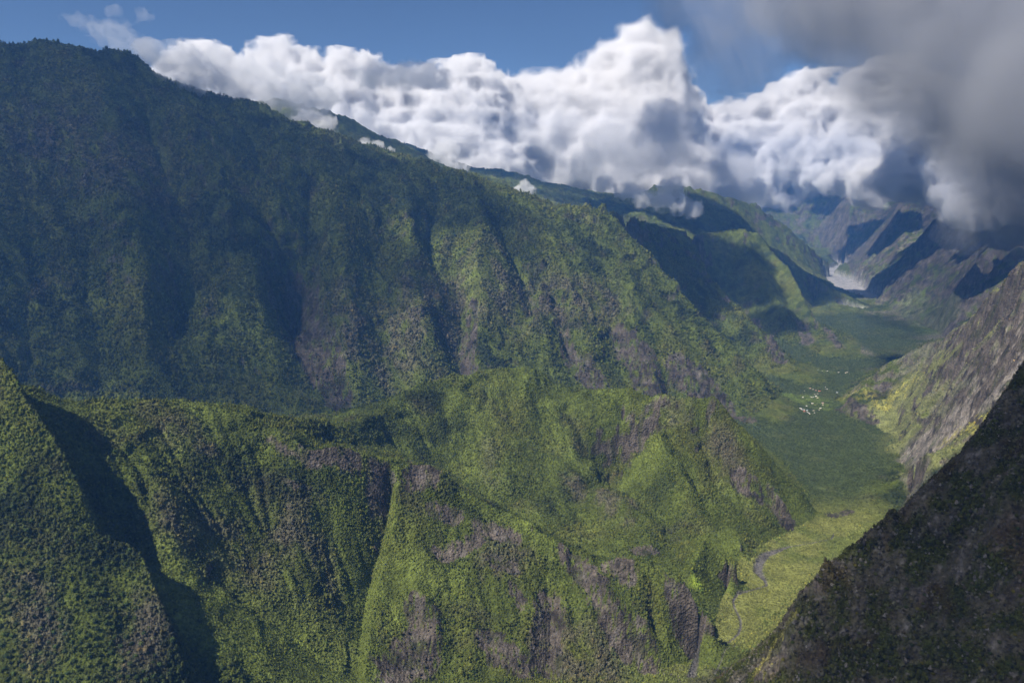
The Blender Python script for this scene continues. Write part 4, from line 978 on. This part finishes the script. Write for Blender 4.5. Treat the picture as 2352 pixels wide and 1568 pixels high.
def veil(label, lobes, dens, vox=60, seed=1, colr=(0.62, 0.63, 0.66), amp=0.45, layers=(0.35, 0.2, 0.08, -0.04, -0.16, -0.28)):  # darkness of a cloud in shade is put into the vapour colour
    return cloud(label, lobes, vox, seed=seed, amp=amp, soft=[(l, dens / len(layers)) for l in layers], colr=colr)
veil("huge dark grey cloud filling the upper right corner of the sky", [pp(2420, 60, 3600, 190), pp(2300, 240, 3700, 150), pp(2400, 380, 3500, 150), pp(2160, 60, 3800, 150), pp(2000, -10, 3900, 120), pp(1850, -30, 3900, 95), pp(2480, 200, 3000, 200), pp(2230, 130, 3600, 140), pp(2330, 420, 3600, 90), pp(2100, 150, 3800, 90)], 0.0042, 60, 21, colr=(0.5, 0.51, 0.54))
veil("thin smoky grey veil hanging across the blue gap right of the cloud tower", [pp(1700, 20, 7600, 70), pp(1640, 90, 7700, 55), pp(1760, 100, 7600, 60), pp(1700, 165, 7700, 45), pp(1620, 170, 7700, 35), pp(1880, 70, 7600, 70), pp(1960, 120, 7500, 60), pp(1560, 30, 7700, 45)], 0.0011, 80, 22, amp=0.9, colr=(0.5, 0.51, 0.55))
CAP = [(0.16, 0.002), (0.04, 0.005), (-0.05, 0.008)]
cloud("pale grey cloud wrapped round the summits of the right-hand mountains", [pp(2080, 400, 8600, 60, .8), pp(2150, 380, 8300, 70, .8), pp(2010, 420, 10500, 45, .8), pp(1930, 410, 12500, 36, .7), pp(2230, 400, 7600, 70, .8), pp(2300, 430, 7000, 75, .8), pp(2200, 300, 8200, 70, .9), pp(2120, 320, 8600, 60, .9), pp(2370, 440, 6300, 80, .8), pp(1880, 405, 14500, 24, .7)], 34, seed=31, amp=0.8, soft=CAP)
cloud("bright white cloud low on the right-hand mountain wall", [pp(2200, 480, 5900, 34, .8), pp(2250, 490, 5800, 36, .8), pp(2310, 480, 5700, 38, .8), pp(2370, 470, 5600, 44, .8), pp(2175, 450, 6000, 20, .9), pp(2280, 440, 5800, 34)], 22, seed=32, amp=0.8, soft=[(0.14, 0.002), (0.03, 0.005), (-0.06, 0.010)])
cloud("dark grey flat cloud in front of the white bank above the crest", [pp(850, 178, 8600, 22, .8), pp(890, 172, 8600, 26, .8), pp(930, 176, 8600, 26, .8), pp(975, 172, 8600, 24, .8), pp(1010, 182, 8600, 16, .8)], 24, seed=33, amp=0.9, soft=[(0.22, 0.0010), (0.08, 0.0014), (-0.05, 0.002)], colr=(0.80, 0.81, 0.85))  # this cloud's shade is put into its greyer vapour colour
cloud("soft grey shadowed cloud at the foot of the bright cloud tower", [pp(1400, 340, 8300, 40, .7), pp(1460, 350, 8300, 48, .8), pp(1530, 345, 8300, 48, .8), pp(1520, 290, 8300, 36), pp(1360, 375, 8300, 30, .7), pp(1600, 370, 11000, 44, .7), pp(1680, 390, 11500, 44, .7)], 30, seed=34, amp=0.9, soft=[(0.3, 0.0006), (0.12, 0.0008), (-0.06, 0.0012)], colr=(0.80, 0.81, 0.85))  # shadow on the cloud is painted by greyer vapour, not cast
cloud("grey ragged cloud pouring over the shoulder of the big mountain", [pp(345, 125, 4750, 20), pp(390, 140, 4800, 28), pp(440, 155, 4850, 34), pp(500, 165, 4950, 34), pp(560, 180, 5000, 32), pp(620, 195, 5050, 36), pp(680, 215, 5100, 38), pp(730, 225, 5200, 32), pp(395, 180, 4650, 18), pp(450, 198, 4720, 16), pp(520, 205, 4850, 22), pp(600, 225, 4950, 18), pp(690, 262, 5100, 20)], 15, seed=35, amp=1.1, soft=[(0.22, 0.0010), (0.10, 0.002), (-0.03, 0.004)], colr=(0.88, 0.89, 0.92))
cloud("faint grey wisp above the left mountain top", [pp(250, 80, 6000, 24, .8), pp(280, 90, 6000, 26), pp(210, 60, 6000, 18, .6), pp(170, 45, 6000, 16, .5), pp(320, 115, 6000, 20), pp(260, 25, 6000, 10, .5), pp(330, 35, 6000, 10, .5)], 16, seed=36, amp=1.3, soft=[(0.2, 0.0006), (0.05, 0.0012)], colr=(0.85, 0.86, 0.9))
cloud("white tuft of cloud in the notch left of the second ridge", [pp(690, 272, 5900, 14), pp(720, 280, 5900, 18), pp(750, 285, 5900, 16), pp(710, 262, 6000, 12)], 14, seed=37, amp=1.0, soft=[(0.14, 0.003), (0.0, 0.010)])
cloud("small white puff below the second ridge", [pp(840, 330, 5900, 12, .7), pp(870, 335, 5900, 11, .7), pp(895, 345, 5900, 7, .7)], 12, seed=38, amp=1.1, soft=[(0.16, 0.003), (0.0, 0.009)])
cloud("lone small white puff on the slope right of the crest", [pp(1195, 437, 6300, 12, .8), pp(1215, 438, 6300, 13, .8), pp(1180, 440, 6300, 8, .8), pp(1205, 425, 6300, 9)], 12, seed=39, amp=0.7, soft=[(0.14, 0.004), (0.0, 0.012)])
cloud("ragged white cloud hem spilling over the middle ridge", [pp(1000, 365, 7700, 14), pp(1030, 378, 7700, 16), pp(1060, 385, 7800, 12), pp(1030, 350, 7900, 22)], 18, seed=40, amp=1.0, soft=[(0.16, 0.002), (0.0, 0.007)])
cloud("white cloud tongue reaching down behind the dome shaped hill", [pp(1480, 455, 8300, 18, .8), pp(1520, 465, 8300, 18, .8), pp(1560, 470, 8300, 22, .8), pp(1590, 480, 8300, 14), pp(1540, 440, 8500, 24), pp(1440, 440, 8500, 20, .7), pp(1390, 425, 8700, 18, .7)], 20, seed=41, amp=0.9, soft=[(0.16, 0.002), (0.0, 0.007)])
cloud("soft white cloud foot hanging over the mouth of the far valley", [pp(1700, 440, 11500, 24), pp(1740, 440, 11500, 22), pp(1765, 450, 11500, 14), pp(1670, 450, 11500, 18)], 24, seed=42, amp=0.8, soft=[(0.16, 0.002), (0.0, 0.006)])
shade("broad thin grey cloud added high over the right-hand mountains to shade them", [(3600, 6400, -600, 600), (5000, 8600, -300, 700), (4500, 7400, -500, 700), (6200, 10300, -300, 800), (3200, 5800, -800, 380), (5900, 9000, -300, 900), (7200, 12500, -500, 1000), (5200, 7200, -300, 800)], 2700, 0.0011, 90, 9, 0.3)
shade("unseen grey cloud patch added to shade the ridges behind the big mountain", [(-500, 9000, 300, 520), (300, 9200, 150, 480), (-1400, 6800, 650, 450), (-900, 7100, 450, 400), (1300, 9300, 0, 600), (700, 8200, 0, 450)], 2700, 0.003, 60, 11, 0.3)
print("clouds", time.time() - T0)
# ---------------------------------------------------------------- single plants that show largest
def plant_mat():
    M = NT("single_leaves"); b = M.n("ShaderNodeBsdfPrincipled", i_Roughness=0.9); b.inputs["Specular IOR Level"].default_value = 0.15
    oi = M.n("ShaderNodeObjectInfo"); g = M.n("ShaderNodeNewGeometry"); nz = M.n("ShaderNodeTexNoise", i_Scale=1.3, i_Detail=3.0)
    M.l(g.outputs["Position"], nz.inputs["Vector"])
    r = M.n("ShaderNodeMapRange"); r.inputs[1].default_value = 0.3; r.inputs[2].default_value = 0.7; r.inputs[3].default_value = 0.6; r.inputs[4].default_value = 1.4
    mx = M.n("ShaderNodeMix", data_type='RGBA', blend_type='MULTIPLY'); mx.inputs[0].default_value = 1.0
    M.l(nz.outputs[0], r.inputs[0]); M.l(oi.outputs["Color"], mx.inputs[6]); M.l(r.outputs[0], mx.inputs[7]); M.l(mx.outputs[2], b.inputs["Base Color"])
    M.l(b.outputs[0], M.out.inputs[0]); return M.m
M_plant = plant_mat()
BIG = []
for i in range(4):
    me = crown_mesh("shrub_crown", 90 + i, (0.8, 0.95, 0.7, 1.0)[i], 90, 0.26); me.materials.append(M_plant); BIG.append(me)
def singles(name, label, category, group, region, n, smin, smax, cols, vmin=0, ymax=5000):
    r, c = place(np.where((REGION == region) & (Yg < ymax), 1 / 14.0, 0) * (1 - ROCK), 60000)
    z = sample(Hf, c, r); Y = np.exp(W0 + r * DW); X = Y * (U0 + c * DU)
    s = smin + (smax - smin) * rng.random(len(r))
    uu, vv = to_px(X, Y, z)
    ok = (uu > 0) & (uu < 2352) & (vv > vmin) & (vv < 1568)
    a = np.where(ok, s / Y, 0); idx = []
    taken = []
    for k in np.argsort(-a * (0.8 + 0.4 * rng.random(len(a)))):
        if a[k] <= 0 or len(idx) >= n: break
        if all((uu[k] - p[0]) ** 2 + (vv[k] - p[1]) ** 2 > 15 ** 2 for p in taken): idx.append(k); taken.append((uu[k], vv[k]))
    for k in idx:
        o = bpy.data.objects.new(name, BIG[int(rng.integers(4))]); col_main.objects.link(o)
        o.location = (X[k], Y[k], z[k] - 0.1 * s[k]); o.scale = (s[k],) * 3; o.rotation_euler = (0, 0, rng.random() * 6.28)
        cc = np.array(cols[int(rng.integers(len(cols)))]) * rng.uniform(0.7, 1.3); o.color = (*cc.tolist(), 1)
        o["label"] = label; o["category"] = category; o["group"] = group
singles("heath_shrub", "olive brown heath shrub growing on the dark near slope", "shrub", "shrubs scattered over the dark near slope", 9, 240, 3.2, 6.0, [(0.05, 0.055, 0.010), (0.03, 0.042, 0.010), (0.08, 0.075, 0.014), (0.06, 0.05, 0.03)], ymax=1400)
singles("tree", "round leafy tree on the steep green spur at the left edge", "tree", "trees on the left spur", 2, 200, 6.0, 10.0, [(0.05, 0.075, 0.02), (0.035, 0.055, 0.016), (0.08, 0.10, 0.03)], ymax=1450)

# ---------------------------------------------------------------- the hamlet on the valley floor
def flat_mat(name, colr, rough=0.7):
    M = NT(name); b = M.n("ShaderNodeBsdfPrincipled", i_Roughness=rough)
    g = M.n("ShaderNodeNewGeometry"); nz = M.n("ShaderNodeTexNoise", i_Scale=0.8, i_Detail=4.0); M.l(g.outputs["Position"], nz.inputs["Vector"])
    r = M.n("ShaderNodeMapRange"); r.inputs[3].default_value = 0.8; r.inputs[4].default_value = 1.15
    mx = M.n("ShaderNodeMix", data_type='RGBA', blend_type='MULTIPLY'); mx.inputs[0].default_value = 1.0; mx.inputs[6].default_value = (*colr, 1)
    M.l(nz.outputs[0], r.inputs[0]); M.l(r.outputs[0], mx.inputs[7]); M.l(mx.outputs[2], b.inputs["Base Color"]); M.l(b.outputs[0], M.out.inputs[0]); return M.m
RM = {"white": flat_mat("white_tin", (0.70, 0.69, 0.66), 0.45), "cream": flat_mat("cream_tin", (0.62, 0.55, 0.42)), "red": flat_mat("red_tin", (0.50, 0.13, 0.10)), "grey": flat_mat("grey_tin", (0.42, 0.43, 0.45), 0.4), "pink": flat_mat("pink_tin", (0.62, 0.40, 0.36)), "blue": flat_mat("blue_tin", (0.50, 0.60, 0.68), 0.4)}
WM = flat_mat("house_wall", (0.62, 0.58, 0.50)); DM = flat_mat("dark_opening", (0.05, 0.045, 0.04))
def house(x, y, roofc, Lx, Wy, hgt, rot, label):
    u = (1880 + x / 7.84) * 0.9408; v = (850 + y / 7.84) * 0.9408
    X, Y, Z = FL(u, v)
    zz = float(sample(Hf, np.array([col(X / Y)]), np.array([row(Y)]))[0])
    e = bpy.data.objects.new("house", None); col_main.objects.link(e)
    e.location = (X, Y, zz - 0.3); e.rotation_euler = (0, 0, rot)
    e["label"] = label; e["category"] = "house"; e["group"] = "houses of the hamlet on the valley floor"
    a, b, h = Lx / 2, Wy / 2, hgt; rise = Wy * 0.24; o_ = 0.6
    V = [(-a, -b, -3), (a, -b, -3), (a, b, -3), (-a, b, -3), (-a, -b, h), (a, -b, h), (a, b, h), (-a, b, h), (-a, 0, h + rise), (a, 0, h + rise)]
    me = bpy.data.meshes.new("wall"); me.from_pydata(V, [], [(0, 1, 5, 4), (1, 2, 6, 5), (2, 3, 7, 6), (3, 0, 4, 7), (4, 8, 7), (5, 6, 9), (0, 3, 2, 1)]); me.materials.append(WM)
    link("wall", me, parent=e)
    V = []; 
    for dz in (0.05, 0.30):
        V += [(-a - o_, -b - o_, h - 0.2 + dz), (a + o_, -b - o_, h - 0.2 + dz), (a + o_, 0, h + rise + dz), (-a - o_, 0, h + rise + dz), (-a - o_, b + o_, h - 0.2 + dz), (a + o_, b + o_, h - 0.2 + dz)]
    F = [(6, 7, 8, 9), (9, 8, 11, 10), (0, 3, 2, 1), (3, 4, 5, 2), (0, 1, 7, 6), (4, 10, 11, 5), (1, 2, 8, 7), (2, 5, 11, 8), (0, 6, 9, 3), (3, 9, 10, 4)]
    me = bpy.data.meshes.new("roof"); me.from_pydata(V, [], F); me.materials.append(RM[roofc]); link("roof", me, parent=e)
    def pane(nm, cx, w, z0, z1):
        me = bpy.data.meshes.new(nm); y0 = -b - 0.06
        me.from_pydata([(cx - w, y0, z0), (cx + w, y0, z0), (cx + w, y0, z1), (cx - w, y0, z1), (cx - w, y0 + .05, z0), (cx + w, y0 + .05, z0), (cx + w, y0 + .05, z1), (cx - w, y0 + .05, z1)], [], [(0, 1, 2, 3), (0, 4, 5, 1), (3, 2, 6, 7), (1, 5, 6, 2), (0, 3, 7, 4)])
        me.materials.append(DM); link(nm, me, parent=e)
    pane("door", 0, 0.5, 0.3, 2.4); pane("window", -a * .55, 0.5, 1.1, 2.2); pane("window", a * .55, 0.5, 1.1, 2.2)
HOUSES = [
 (1085, 487, "white", 12, 8, "white house at the left end of the upper clearing row"),
 (1312, 494, "white", 11, 7, "white house in the middle of the upper clearing row"),
 (1448, 507, "cream", 10, 7, "cream house fourth from the left in the upper row"),
 (1484, 492, "cream", 12, 7, "cream house standing hindmost at the right of the upper row"),
 (1506, 520, "cream", 8, 6, "small cream hut at the right end of the upper row"),
 (908, 480, "blue", 6, 5, "small bluish hut alone at the wood's edge left of the upper row"),
 (988, 502, "grey", 6, 5, "small grey hut between the bluish hut and the upper row"),
 (1078, 818, "white", 12, 8, "bright white house at the top right of the hamlet"),
 (1058, 780, "grey", 6, 5, "small grey shed just above the bright white top right house"),
 (942, 850, "red", 13, 7, "red roofed house near the top of the hamlet"),
 (870, 838, "pink", 8, 6, "pinkish house left of the red roofed house"),
 (822, 818, "grey", 8, 6, "grey roofed house at the top of the hamlet, second in the row"),
 (765, 802, "pink", 9, 6, "pinkish house at the top left corner of the hamlet"),
 (876, 946, "white", 10, 8, "white house in the heart of the hamlet above a cream one"),
 (902, 978, "cream", 13, 9, "large cream house in the heart of the hamlet"),
 (824, 966, "grey", 9, 6, "grey roofed house left of the large cream one"),
 (784, 966, "white", 7, 6, "little white house second left of the large cream one"),
 (620, 970, "white", 9, 7, "white house alone at the left edge of the hamlet"),
 (655, 856, "grey", 7, 5, "grey hut at the upper left edge of the hamlet"),
 (1000, 1068, "pink", 12, 9, "large pink roofed house at the right edge of the hamlet"),
 (1003, 1102, "cream", 9, 6, "cream house just below the large pink roofed one"),
 (808, 1078, "white", 11, 7, "white house beside the orange flowering trees"),
 (690, 1130, "white", 11, 8, "white house alone in the light green meadow"),
 (962, 1172, "white", 11, 8, "white house at the lower right of the hamlet"),
 (934, 1202, "cream", 8, 6, "cream hut below the lower right white house"),
 (831, 1216, "cream", 8, 6, "cream hut at the bottom of the hamlet, right of the dense cluster"),
 (580, 1208, "white", 13, 7, "long white building at the left end of the lower cluster"),
 (612, 1224, "grey", 8, 6, "grey house second from the left in the lower cluster"),
 (646, 1220, "white", 8, 6, "small white house hindmost in the lower cluster"),
 (646, 1250, "red", 12, 7, "red roofed house in the lower cluster"),
 (697, 1226, "blue", 12, 7, "bluish white building in the lower cluster"),
 (708, 1252, "white", 9, 7, "white house below the bluish building of the lower cluster"),
 (740, 1268, "grey", 9, 7, "grey house second from the right in the lower cluster"),
 (762, 1284, "cream", 8, 6, "cream house at the right end of the lower cluster"),
 (852, 906, "grey", 8, 6, "grey roofed house just below the pinkish houses"),
 (892, 902, "white", 7, 6, "tiny white house between two grey roofed ones"),
 (932, 908, "grey", 8, 6, "grey roofed house below the red roofed one near the top"),
 (1276, 886, "blue", 10, 6, "pale bluish house alone in the dark wood right of the hamlet"),
 (850, 1255, "grey", 6, 5, "grey shed lowest of all, below the cream hut"),
]
for i, (x, y, rc_, lx, wy, lab) in enumerate(HOUSES):
    house(x, y, rc_, lx * 0.92, wy * 0.92, 3.0, rng.uniform(-0.5, 0.7), lab)
print("objects", time.time() - T0)
# ---------------------------------------------------------------- haze
def box_mesh(name, x0, x1, y0, y1, z0, z1):
    v = [(x, y, z) for z in (z0, z1) for y in (y0, y1) for x in (x0, x1)]
    f = [0, 2, 3, 1, 4, 5, 7, 6, 0, 1, 5, 4, 2, 6, 7, 3, 0, 4, 6, 2, 1, 3, 7, 5]
    return mesh_from(name, v, f, 4)
me = box_mesh("haze", -91000, 91000, -21000, 91000, -1501, 1000)
M_h = NT("haze"); pv = M_h.n("ShaderNodeVolumePrincipled"); pv.inputs["Color"].default_value = (0.17, 0.43, 1.0, 1)
pv.inputs["Density"].default_value = 3.6e-5; pv.inputs["Anisotropy"].default_value = 0.2
M_h.l(pv.outputs[0], M_h.out.inputs["Volume"]); me.materials.append(M_h.m)
link("haze", me, kind="stuff")
print("done", time.time() - T0)
